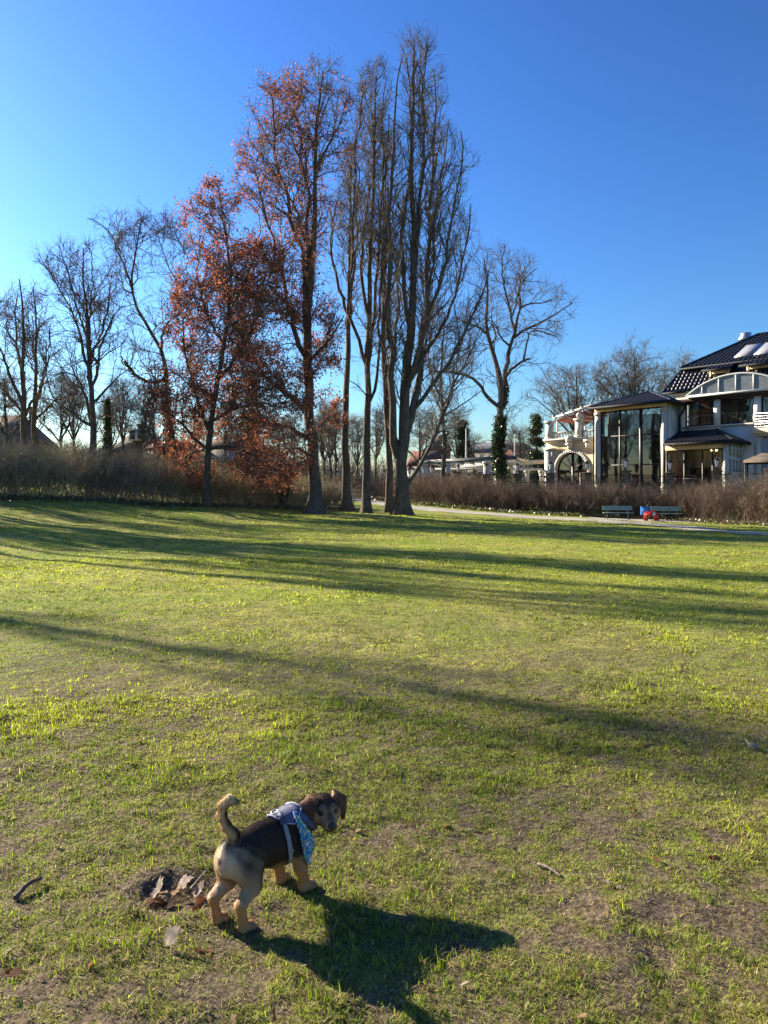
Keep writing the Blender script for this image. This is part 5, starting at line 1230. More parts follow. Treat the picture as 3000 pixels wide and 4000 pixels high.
# ---- benches
def bench(label, u, d, rz, grp):
    x = PX(u, d); r = empty('park_bench', (x, d, float(gz(x, d))+.02), rz); tag(r, label, 'bench', grp)
    mb = MB()
    for k in range(2): mb.box((-.98, -.18+k*.2, .42), (.98, .005+k*.2, .465))
    mb.build('seat', M['bench'], r, bevel=.008)
    mb = MB()
    for k in range(2):
        z = .62+.15*k; y = .27+.045*k; mb.add([(-.98, y, z), (.98, y, z), (.98, y+.035, z), (-.98, y+.035, z), (-.98, y+.04, z+.135), (.98, y+.04, z+.135), (.98, y+.075, z+.135), (-.98, y+.075, z+.135)], [np.array([[0, 3, 2, 1], [4, 5, 6, 7], [0, 1, 5, 4], [1, 2, 6, 5], [2, 3, 7, 6], [3, 0, 4, 7]])])
    mb.build('backrest', M['bench'], r, bevel=.008)
    for sx in (-.68, .68):
        mb = MB(); mb.bar((sx, .05, 0), (sx, .05, .42), .07, .07); mb.bar((sx, -.17, .40), (sx, .25, .40), .06, .05); mb.bar((sx, .24, .38), (sx, .40, .90), .06, .05); mb.box((sx-.06, -.1, -.05), (sx+.06, .2, .02)); mb.build('leg', M['benchleg'], r)
bench('green wooden park bench left of the blue bin', 2415, 49.6, -.10, 'benches before the hedge')
bench('green wooden park bench right of the blue bin, in brighter light', 2603, 48.6, -.28, 'benches before the hedge')
# ---- bin
x, d = PX(2518, 48.9), 48.9; r = empty('litter_bin', (x, d, float(gz(x, d))), -.15); tag(r, 'blue litter bin with a coloured poster between the two benches', 'litter bin')
mb = MB(); mb.box((-.24, -.2, .34), (.24, .2, .90)); mb.box((-.255, -.215, .84), (.255, .215, .885)); mb.build('body', M['blue'], r, bevel=.02)
mb = MB(); mb.box((.2, .21, .0), (.26, .27, 1.02)); mb.build('post', M['benchleg'], r)
mb = MB(); mb.box((-.17, -.155, .885), (.17, .155, .905)); mb.build('opening', M['black'], r)
def poster():
    m, nt, b = new_mat('poster'); v = objco(nt, (1, 1, 1)); sp = nt.nodes.new('ShaderNodeSeparateXYZ'); nt.links.new(v, sp.inputs[0])
    c = mixrgb(nt, ramp(nt, sp.outputs[2], .50, .54), (.05, .25, .62), (.25, .14, .42)); c = mixrgb(nt, ramp(nt, sp.outputs[2], .60, .64), c, (.03, .18, .46)); c = mixrgb(nt, ramp(nt, noise_n(nt, 9, 3, .6, v), .58, .62), c, (.16, .32, .62))
    nt.links.new(c, b.inputs['Base Color']); b.inputs['Roughness'].default_value = .35; return m
mb = MB(); mb.box((-.21, -.207, .38), (.21, -.2005, .82)); mb.build('poster', poster(), r)
# ---- red elephant rocker
x, d = PX(2540, 43.6), 43.6
el = empty('elephant_rocker', (x, d, float(gz(x, d))+.02), -.16); tag(el, 'red elephant-shaped play rocker with a white ear, standing on the path', 'play rocker')
el.scale = (.95, 1, 1.16)
out = [(-.36, 0), (-.36, .30), (-.30, .42), (-.16, .47), (.06, .47), (.16, .52), (.30, .52), (.42, .44), (.47, .30), (.48, .0), (.40, .0), (.385, .17), (.36, .17), (.335, .0), (.24, .0), (.22, .19), (.12, .22), (-.06, .22), (-.16, .19), (-.19, 0)]
for sy in (-.2, .2):
    mb = MB(); mb.prism(out, lambda a, b, t, sy=sy: (a, sy+t, b), -.018, .018); pn = mb.build('side_panel', M['red'], el)
    mb = MB(); n = 18; mb.prism([(.175+.085*math.cos(t), .36+.115*math.sin(t)) for t in np.linspace(0, 2*math.pi, n, endpoint=False)], lambda a, b, t, sy=sy: (a, sy+t, b), -.030 if sy < 0 else .0185, -.0185 if sy < 0 else .030); mb.build('ear', M['white'], pn)
    mb = MB()
    for cx in (.27, .32, .37, -.33, -.27): mb.lathe([(.001, 0), (.017, 0), (.017, .01), (.001, .01)], (0, 0, 0), 8); 
    for q, cx in enumerate((.27, .33, .39, -.33, -.27)):
        for w_ in range(3):
            a = mb.v[q*3+w_]; mb.v[q*3+w_] = np.stack([a[:, 0]+cx, (a[:, 2]*-1-.019 if sy < 0 else a[:, 2]+.019)+sy, a[:, 1]+.20], -1)
    mb.build('studs', M['white'], pn)
mb = MB(); mb.box((-.24, -.182, .30), (.06, .182, .335)); mb.build('seat', M['red'], el, bevel=.01)
mb = MB(); mb.tube([(.12, -.182, .42), (.12, 0, .42), (.12, .182, .42)], .018, 8); mb.tube([(-.2, -.182, .12), (-.2, 0, .12), (-.2, .182, .12)], .02, 8); mb.build('crossbar', M['benchleg'], el)
# ---- gazebo at the right edge
d = 49.0; x = PX(3010, d); zb = float(gz(x, d)); r = empty('gazebo', (x, d, zb), -.5); tag(r, 'square gazebo with a tan canopy and dark posts at the right edge', 'gazebo')
ze = H-(1800-HV)/F*d-zb; zt = ze+.75; mb = MB(); W = 1.55
mb.add([(-W, -W, ze), (W, -W, ze), (W, W, ze), (-W, W, ze), (0, 0, zt), (-W, -W, ze-.16), (W, -W, ze-.16), (W, W, ze-.16), (-W, W, ze-.16)], [np.array([[0, 1, 4], [1, 2, 4], [2, 3, 4], [3, 0, 4]]), np.array([[5, 6, 1, 0], [6, 7, 2, 1], [7, 8, 3, 2], [8, 5, 0, 3]])]); mb.build('canopy', pm('tan_canvas', (.16, .125, .095), (.13, .10, .08), 2, .9), r)
mb = MB()
for a, b in ((-1, -1), (1, -1), (1, 1), (-1, 1)): mb.bar((a*W*.93, b*W*.93, 0), (a*W*.93, b*W*.93, ze-.02), .1, .1)
mb.build('posts', M['black'], r)
# ---- parked car by the path bend
d = 96; x = PX(1262, d); r = empty('parked_car', (x, d, float(gz(x, d))+.02), .12); tag(r, 'silver car parked beyond the bend of the path, behind the stout oak', 'car')
prof = [(-2.1, .35), (-2.15, .75), (-1.9, .95), (-1.35, 1.0), (-.75, 1.42), (.55, 1.46), (1.15, 1.0), (1.95, .85), (2.15, .6), (2.12, .33)]
M['carpaint'] = pm('silver_paint', (.42, .44, .46), (.38, .40, .42), 3, .3, metal=.6, coat=.6)
mb = MB(); mb.prism(prof, lambda a, b, t: (a, t*(1-.12*max(0, b-.95)/.5), b), -.85, .85); mb.build('body', M['carpaint'], r, bevel=.06)
for sy in (-1, 1):
    mb = MB(); mb.prism([(-1.2, 1.02), (-.7, 1.36), (.5, 1.39), (1.0, 1.02)], lambda a, b, t: (a, t*(1-.12*max(0, b-.95)/.5), b), sy*.853, sy*.86); mb.build('window', M['winpane'], r)
for sx in (-1.35, 1.3):
    for sy in (-.87, .69):
        w_ = MB(); w_.lathe([(.2, 0), (.32, .01), (.32, .17), (.2, .18)], (0, 0, 0), 18)
        w_.v = [np.stack([a[:, 0]+sx, a[:, 2]+sy, a[:, 1]+.32], -1) for a in w_.v]; w_.build('wheel', M['black'], r)
# ---------------------------------------------------------------- the dog
DG = np.array([-.536, 2.565, 0.0]); DG[2] = float(gz(DG[0], DG[1]))
FA = np.array([.56, .83, 0]); FA /= np.linalg.norm(FA); RA = np.array([FA[1], -FA[0], 0]); UP = np.array([0, 0, 1.0])
def Lc(f, r, z): return DG + FA*f + RA*r + UP*z
def K(x, y, d): return P(750+x*.48222, 3000+y*.48222, d)
HN = norm(np.array([.36, -.91, -.13])); HE = norm(np.cross(UP, HN)); HU = np.cross(HN, HE); HCN = K(1070, 312, 2.88)
def Hd(n, e, u): return HCN + HN*n + HE*e + HU*u
class SDF:
    def __init__(s, lo, hi, h):
        s.lo = np.array(lo); s.h = h; n = np.ceil((np.array(hi)-s.lo)/h).astype(int)+1
        ax = [s.lo[i]+h*np.arange(n[i]) for i in range(3)]; s.X = np.stack(np.meshgrid(*ax, indexing='ij'), -1).astype(np.float32); s.d = np.full(n, 1.0, np.float32)
    def _sub(s, pts, r):
        lo = np.floor((np.min(pts, 0)-r-s.lo)/s.h).astype(int); hi = np.ceil((np.max(pts, 0)+r-s.lo)/s.h).astype(int)+1
        return tuple(slice(max(0, a), max(0, b)) for a, b in zip(lo, hi))
    def _smin(s, sl, d, k):
        a = s.d[sl]; h = np.clip(.5+.5*(a-d)/k, 0, 1); s.d[sl] = a*(1-h)+d*h-k*h*(1-h)
    def cap(s, a, ra, b, rb, k=.02):
        a = np.asarray(a, np.float32); b = np.asarray(b, np.float32); m = max(ra, rb)+k*2+.02; sl = s._sub([a, b], m); p = s.X[sl]-a; ab = b-a
        t = np.clip((p@ab)/(ab@ab+1e-9), 0, 1); d = np.linalg.norm(p-t[..., None]*ab, axis=-1)-(ra+(rb-ra)*t); s._smin(sl, d, k)
    def ell(s, c, axes, rad, k=.02):
        c = np.asarray(c, np.float32); A = np.array(axes, np.float32); rad = np.asarray(rad, np.float32); sl = s._sub([c], rad.max()+k*2+.02); p = (s.X[sl]-c)@A.T
        k0 = np.linalg.norm(p/rad, axis=-1); k1 = np.linalg.norm(p/rad**2, axis=-1)+1e-9; s._smin(sl, k0*(k0-1)/k1, k)
    def chain(s, pts, rs, k=.02):
        for p, q, a, b in zip(pts[:-1], pts[1:], rs[:-1], rs[1:]): s.cap(p, a, q, b, k)
    def mesh(s):
        d = s.d; n = np.array(d.shape); sg = d < 0; c = n-1
        acc = np.zeros((*c, 3), np.float32); cnt = np.zeros(c, np.float32)
        off = [(i, j, k) for i in (0, 1) for j in (0, 1) for k in (0, 1)]
        sub = lambda a, o: a[o[0]:o[0]+c[0], o[1]:o[1]+c[1], o[2]:o[2]+c[2]]
        for o in off:
            for ax in range(3):
                if o[ax]: continue
                o2 = list(o); o2[ax] = 1; d0 = sub(d, o); d1 = sub(d, o2); m = (d0 < 0) != (d1 < 0)
                t = np.where(m, d0/(d0-d1+1e-12), 0)
                for q in range(3): acc[..., q] += np.where(m, o[q]+(t if q == ax else 0), 0)
                cnt += m
        act = cnt > 0; idx = np.full(c, -1); idx[act] = np.arange(act.sum())
        cell = np.argwhere(act); v = s.lo+s.h*(cell+acc[act]/cnt[act][:, None])
        Fs = []
        for ax in range(3):
            u, w = [(1, 2), (2, 0), (0, 1)][ax]
            a = sg[tuple(slice(0, -1) if q == ax else slice(None) for q in range(3))]; b = sg[tuple(slice(1, None) if q == ax else slice(None) for q in range(3))]
            e = np.argwhere(a != b); e = e[(e[:, u] > 0) & (e[:, w] > 0) & (e[:, u] < n[u]-1) & (e[:, w] < n[w]-1)]
            fl = sg[tuple(e.T)]
            q = []
            for du, dw in ((-1, -1), (0, -1), (0, 0), (-1, 0)):
                cc = e.copy(); cc[:, u] += du; cc[:, w] += dw; q.append(idx[tuple(cc.T)])
            q = np.stack(q, -1); q[~fl] = q[~fl][:, ::-1]; Fs.append(q)
        return v, np.concatenate(Fs)
sd = SDF((-.86, 2.36, -.02), (-.04, 3.10, .54), .0042)
ax3 = [FA, RA, UP]
sd.ell(Lc(.035, 0, .240), ax3, (.080, .064, .072), .03)
sd.ell(Lc(.14, 0, .236), ax3, (.10, .063, .076), .03)
sd.ell(Lc(.245, 0, .214), ax3, (.115, .072, .092), .03)
sd.ell(Lc(.325, 0, .214), ax3, (.075, .070, .090), .03)
# neck
nb0 = Lc(.335, .005, .245); sd.chain([nb0, (nb0+Hd(-.045, 0, -.02))/2+UP*.006, Hd(-.02, 0, -.02)], [.062, .048, .040], .025)
# head
hx = [HN, HE, HU]
sd.ell(Hd(0, 0, .002), hx, (.062, .053, .043), .02)
sd.cap(Hd(.025, 0, -.016), .041, Hd(.088, 0, -.026), .0255, .02)
sd.cap(Hd(.01, 0, -.040), .030, Hd(.078, 0, -.043), .0155, .012)
for q in (-1, 1):
    sd.ell(Hd(.014, q*.036, -.020), hx, (.036, .024, .032), .015)
    sd.ell(Hd(.043, q*.024, .021), hx, (.014, .015, .010), .012)
    sd.ell(Hd(.078, q*.011, -.030), hx, (.024, .014, .016), .008)
EARS = []
def sheet_ear(A, B, Mf, Mb, T, r=.0058):
    for t in np.linspace(0, 1, 6):
        a = A+(B-A)*t; m = Mf+(Mb-Mf)*t; e_ = T+(m-T)*.06
        pl = [a, (a+m)/2+HU*.010*(1-abs(2*t-1)), m, (m+e_)/2+HN*.004, e_]; EARS.append(pl); sd.chain(pl, [r+.003, r+.001, r, r, r*.9], .006)
sheet_ear(Hd(.014, -.038, .042), Hd(-.026, -.050, .038), Hd(.038, -.058, .012), Hd(.004, -.104, .012), Hd(.046, -.074, -.062))
sheet_ear(Hd(.012, .038, .042), Hd(-.028, .048, .038), Hd(.022, .058, .014), Hd(-.016, .092, .016), Hd(.018, .074, -.050))
# hind legs
for q, f0 in ((1, .008), (-1, -.008)):
    r = q*.057
    sd.ell(Lc(f0+.055, q*.040, .205), ax3, (.062, .034, .070), .025)
    sd.chain([Lc(f0+.050, q*.044, .19), Lc(f0+.052, q*.052, .138), Lc(f0-.012, r, .098), Lc(f0-.002, r, .045), Lc(f0+.004, r, .022)], [.044, .030, .0175, .0138, .0165], .014)
    sd.cap(Lc(f0+.004, r, .016), .016, Lc(f0+.034, r+q*.002, .013), .0155, .012)
    for k in (-1.5, -.5, .5, 1.5): sd.cap(Lc(f0+.028, r+k*.008, .013), .0085, Lc(f0+.047-.004*abs(k), r+k*.0095, .009), .0075, .004)
# fore legs
for q, f0 in ((1, .328), (-1, .318)):
    r = q*.056
    sd.ell(Lc(f0-.002, q*.046, .175), ax3, (.046, .030, .066), .025)
    sd.chain([Lc(f0-.012, q*.050, .155), Lc(f0-.016, r, .10), Lc(f0+.002, r, .048), Lc(f0+.004, r, .022)], [.035, .0245, .018, .0195], .014)
    sd.cap(Lc(f0+.004, r, .017), .0185, Lc(f0+.038, r+q*.006, .014), .0185, .012)
    for k in (-1.5, -.5, .5, 1.5): sd.cap(Lc(f0+.030, r+q*.005+k*.009, .014), .009, Lc(f0+.054-.004*abs(k), r+q*.007+k*.0105, .010), .008, .004)
# tail
tail_p = [Lc(.000, 0, .285), K(338, 545, 2.562), K(275, 470, 2.552), K(243, 390, 2.545), K(250, 310, 2.54), K(300, 262, 2.54), K(350, 275, 2.545)]
tail_r = [.024, .0175, .0145, .0135, .0135, .0130, .0095]
sd.chain(tail_p, tail_r, .016)
dv, df = sd.mesh()
# smooth a little
def lap(v, f, it, lam=.5):
    e = np.concatenate([f[:, [0, 1]], f[:, [1, 2]], f[:, [2, 3]], f[:, [3, 0]]]); e = np.concatenate([e, e[:, ::-1]])
    deg = np.bincount(e[:, 0], minlength=len(v))[:, None]
    for _ in range(it):
        s = np.stack([np.bincount(e[:, 0], weights=v[e[:, 1], q], minlength=len(v)) for q in range(3)], -1); v = v+(s/np.maximum(deg, 1)-v)*lam
    return v
dv = lap(dv, df, 2)
def seg_near(p, pts):
    best = np.full(len(p), 9.0); tt = np.zeros(len(p)); cl = np.zeros_like(p); n = len(pts)-1
    for k in range(n):
        a, b = np.asarray(pts[k]), np.asarray(pts[k+1]); ab = b-a; t = np.clip(((p-a)@ab)/(ab@ab), 0, 1); c = a+t[:, None]*ab; d = np.linalg.norm(p-c, axis=1); m = d < best
        best[m] = d[m]; tt[m] = (k+t[m])/n; cl[m] = c[m]
    return best, tt, cl
def coat(p, rng):
    q = p-DG; f = q@FA; r = q@RA; z = q[:, 2]
    h = p-HCN; hn, he, hu = h@HN, h@HE, h@HU
    nz = lambda s, o: fbm(p[:, 0]*s+p[:, 2]*s*.7+o, p[:, 1]*s+p[:, 2]*s*.9+o*2, 3)-.5
    dark = np.array([.055, .036, .027]); dbr = np.array([.055, .032, .020]); tan = np.array([.46, .285, .135]); cream = np.array([.58, .46, .33]); org = np.array([.46, .235, .085]); brn = np.array([.105, .044, .022])
    def mx(c, t, col):
        t = np.clip(t, 0, 1)[:, None]; return c*(1-t)+col*t
    w = nz(26, 3)*.05
    c = np.tile(dark, (len(p), 1))
    c = mx(c, sstep(.162, .140, z+w), tan)                                     # belly
    rump = sstep(.055, -.015, f+w*1.6+.15*np.abs(r))*sstep(.300, .262, z+.25*f+w*.6)
    c = mx(c, rump*.95, np.array([.74, .57, .39]))
    thigh = sstep(.12, .05, f+w*1.6)*sstep(.262, .165, z+w*2.2); c = mx(c, thigh*.85*(1-rump*.6), np.array([.46, .32, .185]))
    c = mx(c, sstep(.135, .095, z+w)*(f < .16), org*1.1)                        # hind legs
    c = mx(c, sstep(.165, .12, z+w)*(f > .22), org*1.05)                        # fore legs
    c = mx(c, sstep(.05, .015, z)*.5, tan)
    anus = np.linalg.norm(p-Lc(-.047, 0, .258), axis=1); c = mx(c, sstep(.016, .006, anus), np.array([.05, .025, .02]))
    # neck and head
    neck = sstep(.36, .40, f)*(hn < .02); c = mx(c, neck*sstep(.275, .225, z+w*.5), org*.42)
    c = mx(c, neck*sstep(.225, .275, z+w*.5), dbr*.8)
    head = (np.sqrt((hn/.075)**2+(he/.066)**2+((hu)/.075)**2) < 1.25) | ((hn > .03) & (np.linalg.norm(h, axis=1) < .15))
    hc = np.tile(dbr*.75, (len(p), 1))
    face = sstep(.030, .010, hu + .35*np.abs(he)-.25*np.maximum(hn-.03, 0) + w*.3)*sstep(-.012, .018, hn+w*.3); hc = mx(hc, face, np.array([.36, .20, .095]))
    hc = mx(hc, sstep(-.02, -.045, hu)*sstep(.03, .055, hn)*.6, tan*.75)
    brow = sstep(.017, .009, np.linalg.norm(np.stack([hn-.050, (np.abs(he)-.021), hu-.026], -1), axis=1)); hc = mx(hc, brow*.6, tan*.7)
    hc = mx(hc, sstep(.010, .003, np.abs(he))*sstep(.005, .03, hu)*sstep(.02, .04, hn), dark*1.1)
    bridge = sstep(.016, .006, np.abs(he))*sstep(.05, .075, hn)*sstep(-.022, -.008, hu); hc = mx(hc, bridge*.75, dark*1.4)
    eye = np.linalg.norm(np.stack([hn-.053, np.abs(he)-.0285, (hu-.008)*1.25], -1), axis=1); hc = mx(hc, sstep(.0175, .011, eye), dark*.5)
    hc = mx(hc, sstep(.020, .010, np.linalg.norm(np.stack([hn-.112, he, (hu+.030)], -1), axis=1))*.8, dark*1.2)
    mouth = np.abs(hu+.0385+.10*np.maximum(.06-hn, 0)); hc = mx(hc, sstep(.0045, .0015, mouth)*sstep(.035, .045, hn), dark*.5)
    c = np.where(head[:, None], hc, c)
    near_h = np.linalg.norm(h, axis=1) < .15; de = np.full(len(p), 9.0); te = np.zeros(len(p)); ph = p[near_h]
    if len(ph):
        dl = np.full(len(ph), 9.0); tl = np.zeros(len(ph))
        for pl in EARS:
            d_, t_, _c = seg_near(ph, pl); m_ = d_ < dl; dl[m_] = d_[m_]; tl[m_] = t_[m_]
        de[near_h] = dl; te[near_h] = tl
    ec = np.tile(brn, (len(p), 1)); ec = mx(ec, sstep(.32, .05, te)*.35, org*.7); ec = mx(ec, sstep(.75, 1.0, te)*.4, dark)
    c = mx(c, sstep(.0125, .0095, de), ec) if len(p) else c
    # tail
    d, t, cl = seg_near(p, tail_p); side = (p-cl)@norm(np.array([-.8, -.5, .25])); 
    tc = np.tile(dark*1.2, (len(p), 1)); tc = mx(tc, sstep(-.010, .004, side+w*.2)*sstep(.06, .18, t), np.array([.62, .46, .27])); tc = mx(tc, sstep(.86, .93, t)*sstep(.01, -.004, side), dark)
    it = (d < .045) & (t > .09) & (f < .05) & (z > .27); c = np.where(it[:, None], tc, c)
    return c*(.82+.36*rng.random((len(p), 1)))
rng_d = np.random.default_rng(4)
droot = empty('dog', DG); tag(droot, 'small tan and black dog in a harness and bandana, looking back over its shoulder', 'dog')
dme = np_mesh('body', dv-DG, [df], True, coat(dv, np.random.default_rng(1))); link_mesh('body', dme, leaf_mat('dog_skin', 0, .75), droot)
bvh = BVHTree.FromPolygons([tuple(x) for x in dv], [tuple(x) for x in df])
# fur: short strands growing over the body
def make_fur():
    rng = np.random.default_rng(8)
    a, b, c_, d_ = dv[df[:, 0]], dv[df[:, 1]], dv[df[:, 2]], dv[df[:, 3]]; nrm = np.cross(c_-a, d_-b); ar = np.linalg.norm(nrm, axis=1); nrm = nrm/(ar[:, None]+1e-12)
    n = 120000; fi = rng.choice(len(df), n, p=ar/ar.sum()); s, t = rng.random((2, n, 1)); p = (a[fi]*(1-s)+b[fi]*s)*(1-t)+(d_[fi]*(1-s)+c_[fi]*s)*t; nn = nrm[fi]
    q = p-DG; f = q@FA; z = q[:, 2]; h = p-HCN; hn = h@HN; he = h@HE; hu = h@HU; hdist = np.linalg.norm(h, axis=1)
    flow = np.tile(-FA*.75-UP*.5, (n, 1)); flow[z < .13] = -UP
    hd_ = (hdist < .115) & (hn > -.03); flow[hd_] = (-HN*.9 - HU*.25 + HE*np.sign(he[hd_])[:, None]*.25)
    dt, tt, cl = seg_near(p, tail_p); it = (dt < .035) & (tt > .1) & (f < .05) & (z > .27); tdir = np.gradient(np.array(tail_p), axis=0); td = norm(np.stack([np.interp(tt, np.linspace(0, 1, 7), tdir[:, k]) for k in range(3)], -1)); flow[it] = td[it]*1.0
    flow = flow + rng.normal(size=(n, 3))*.22; flow = norm(flow-nn*(flow*nn).sum(-1, keepdims=True))
    L = .0085*(.6+.8*rng.random(n)); L[hd_] *= .5; L[it] *= 1.5; L[z < .11] *= .7; L[(f < .04) & (z > .14) & (z < .27)] *= 1.5
    lift = np.where(it, .28, .30)[:, None]; tip = p+norm(flow+nn*lift)*L[:, None]; w = (.0009*(.7+.6*rng.random(n)))[:, None]; sd_ = norm(np.cross(flow, nn))*w
    keep = ~((hn > .100) & (np.abs(he) < .02)) & ~((np.linalg.norm(np.stack([hn-.053, np.abs(he)-.0285, hu-.008], -1), axis=1) < .014))
    v = np.stack([p-sd_, p+sd_, tip], 1)[keep]; c = coat(p, rng)[keep]; c = c*(.8+.5*rng.random((len(c), 1))); c3 = np.stack([c*.9, c*.9, c*1.15], 1)
    me = np_mesh('fur', v.reshape(-1, 3)-DG, [np.arange(len(v)*3).reshape(-1, 3)], False, c3.reshape(-1, 3)); link_mesh('fur', me, leaf_mat('dog_fur', .25, .5, tint=(1, .95, .9), spec=.4), droot)
make_fur()
M['eye'] = pm('dog_eye', (.020, .010, .006), (.012, .007, .005), 40, .22, spec=.35)
M['nose'] = pm('dog_nose', (.012, .011, .012), (.02, .018, .018), 120, .28, .4, 300, spec=.6)
for q in (-1, 1):
    mb = MB(); th = np.linspace(-math.pi/2, math.pi/2, 9); mb.lathe([(max(.0104*math.cos(t), 1e-4), .0104*math.sin(t)) for t in th], (0, 0, 0), 16)
    mb.v = [x+(Hd(.0500, q*.0275, .008)-DG) for x in mb.v]; mb.build('eye', M['eye'], droot, True)
nsd = SDF(Hd(.118, 0, -.02)-.045, Hd(.118, 0, -.02)+.045, .0016)
nsd.ell(Hd(.111, 0, -.016), hx, (.012, .0165, .0115), .004); nsd.ell(Hd(.113, 0, -.025), hx, (.009, .008, .008), .006)
nv, nf = nsd.mesh()
for q in (-1, 1):
    dd = np.linalg.norm(nv-Hd(.122, q*.008, -.017), axis=1); nv = nv-HN*(.004*sstep(.006, .001, dd))[:, None]
link_mesh('nose', np_mesh('nose', lap(nv, nf, 1)-DG, [nf], True), M['nose'], droot)
M['claw'] = pm('claw', (.03, .025, .022), (.05, .04, .035), 60, .4)
for q, f0, fo in ((1, .008, .047), (-1, -.008, .047), (1, .328, .055), (-1, .318, .055)):
    mb = MB()
    for k in (-1.5, -.5, .5, 1.5):
        b0 = Lc(f0+fo-.002*abs(k), q*.057+k*.010, .010)-DG; mb.tube([b0, b0+FA*.006-UP*.001, b0+FA*.011-UP*.006], [.003, .0024, .0006], 6)
    mb.build('claws', M['claw'], droot, True)
# harness
M['lav'] = pm('lavender_webbing', (.085, .082, .15), (.12, .12, .20), 90, .7, .3, 400)
M['strap'] = pm('grey_strap', (.22, .235, .255), (.28, .295, .32), 160, .7, .4, 500)
M['piping'] = pm('pale_piping', (.38, .42, .48), (.30, .34, .42), 60, .5)
M['buckle'] = pm('dark_buckle', (.06, .06, .085), (.08, .08, .11), 60, .4)
CAM = np.array([0, 0, H])
def hit(x, y, off=.006):
    p = K(x, y, 2.8); d = norm(p-CAM); h_, nn, i_, ds = bvh.ray_cast(Vector(CAM), Vector(d))
    if h_ is None: return None
    return np.array(h_)+np.array(nn)*off
def solid(o, t): m = o.modifiers.new('solid', 'SOLIDIFY'); m.thickness = t; m.offset = 1; return o
def ring(p1, p2, p3, ax_a, ax_b, w, off=.007, n=56):
    nr = norm(np.cross(p2-p1, p3-p1)); ab = ax_b-ax_a; t = ((p1-ax_a)@nr)/(ab@nr); c = ax_a+ab*t
    u = norm(p1-c-nr*((p1-c)@nr)); v = np.cross(nr, u); rows = []
    for th in np.linspace(0, 2*math.pi, n, endpoint=False):
        d = u*math.cos(th)+v*math.sin(th); row = []
        for s_ in (-.5, 0, .5):
            o = c+nr*s_*w+d*.22; h_, nn, i_, ds = bvh.ray_cast(Vector(o), Vector(-d), .22)
            row.append(np.array(h_)+d*off if h_ is not None else c+nr*s_*w+d*.07)
        rows.append(row)
    g = np.array(rows); r_ = np.linalg.norm(g-c, axis=-1)
    k = np.ones(5)/5; g2 = np.stack([[np.convolve(np.r_[g[-2:, s_, q], g[:, s_, q], g[:2, s_, q]], k, 'valid') for q in range(3)] for s_ in range(3)], 0).transpose(2, 0, 1)
    return np.concatenate([g2, g2[:1]])
ha = empty('harness', DG)
bpy.data.objects.remove(ha)
def hmesh(grid, name, mat, t=.003, parent=None):
    mb = MB(); mb.grid(grid-DG); return solid(mb.build(name, mat, parent or droot, True), t)
g1 = ring(hit(722, 410), hit(768, 560), hit(790, 700), Lc(.12, 0, .235), Lc(.36, 0, .225), .017)
strap = hmesh(g1, 'girth_strap', M['strap'])
nk = norm(Hd(-.02, 0, -.02)-nb0); ca_ = nb0*.66+Hd(-.02, 0, -.02)*.34; q1 = norm(np.cross(nk+UP*.60, UP)); q2 = norm(np.cross(q1, nk+UP*.60))
g2 = ring(ca_+q2*.05, ca_+q1*.05, ca_-q2*.05+q1*.01, nb0, Hd(-.02, 0, -.02), .020, .008)
collar = hmesh(g2, 'neck_strap', M['lav'], .004)
# back plate laid over the withers
rows = []
for f in np.linspace(.215, .335, 17):
    hw = np.interp(f, [.215, .245, .275, .31, .335], [.016, .040, .046, .040, .030]); row = []
    for s_ in np.linspace(-1, 1, 13):
        o = Lc(f, s_*hw*1.25, .55); h_, nn, i_, ds = bvh.ray_cast(Vector(o), Vector((0, 0, -1)), .5); p = np.array(h_) if h_ is not None else Lc(f, s_*hw, .25); row.append(p+UP*.007+RA*s_*.002)
    rows.append(row)
gp = np.array(rows); plate = hmesh(gp, 'back_plate', M['lav'], .005)
mb = MB()
for side in (0, -1):
    mb.tube(gp[:, side]-DG+UP*.002, .0022, 6)
mb.tube(gp[0]-DG+UP*.003, .0035, 6); mb.tube(gp[-1]-DG+UP*.003, .0035, 6); mb.build('piping', M['piping'], plate, True)
mb = MB(); c = gp[2, 6]-DG+UP*.012; th = np.linspace(0, 2*math.pi, 17); mb.tube([c+FA*.012*math.cos(t)+RA*.014*math.sin(t)+UP*.004*math.cos(t) for t in th], .0022, 6, False); mb.build('lead_ring', M['metal'], plate, True)
b_ = hit(728, 440, .010)
if b_ is not None:
    mb = MB(); t_ = norm(hit(740, 480, .01)-b_); nn = norm(CAM-b_); sx = norm(np.cross(t_, nn)); v = []
    for zz in (0, .006):
        for i_, j_ in ((-1, -1), (1, -1), (1, 1), (-1, 1)): v.append(b_-DG+sx*i_*.0125+t_*(j_*.016)+nn*zz)
    mb.add(v, [np.array([[0, 3, 2, 1], [4, 5, 6, 7], [0, 1, 5, 4], [1, 2, 6, 5], [2, 3, 7, 6], [3, 0, 4, 7]])]); mb.build('buckle', M['buckle'], strap, bevel=.0015)
b_ = hit(787, 662, .009)
mb = MB(); nn = norm(CAM-b_); v = []
for zz in (0, .005):
    for i_, j_ in ((-1, -1), (1, -1), (1, 1), (-1, 1)): v.append(b_-DG+norm(np.cross(UP, nn))*i_*.011+UP*j_*.006+nn*zz)
mb.add(v, [np.array([[0, 3, 2, 1], [4, 5, 6, 7], [0, 1, 5, 4], [1, 2, 6, 5], [2, 3, 7, 6], [3, 0, 4, 7]])]); mb.build('slider', M['strap'], strap, bevel=.001)
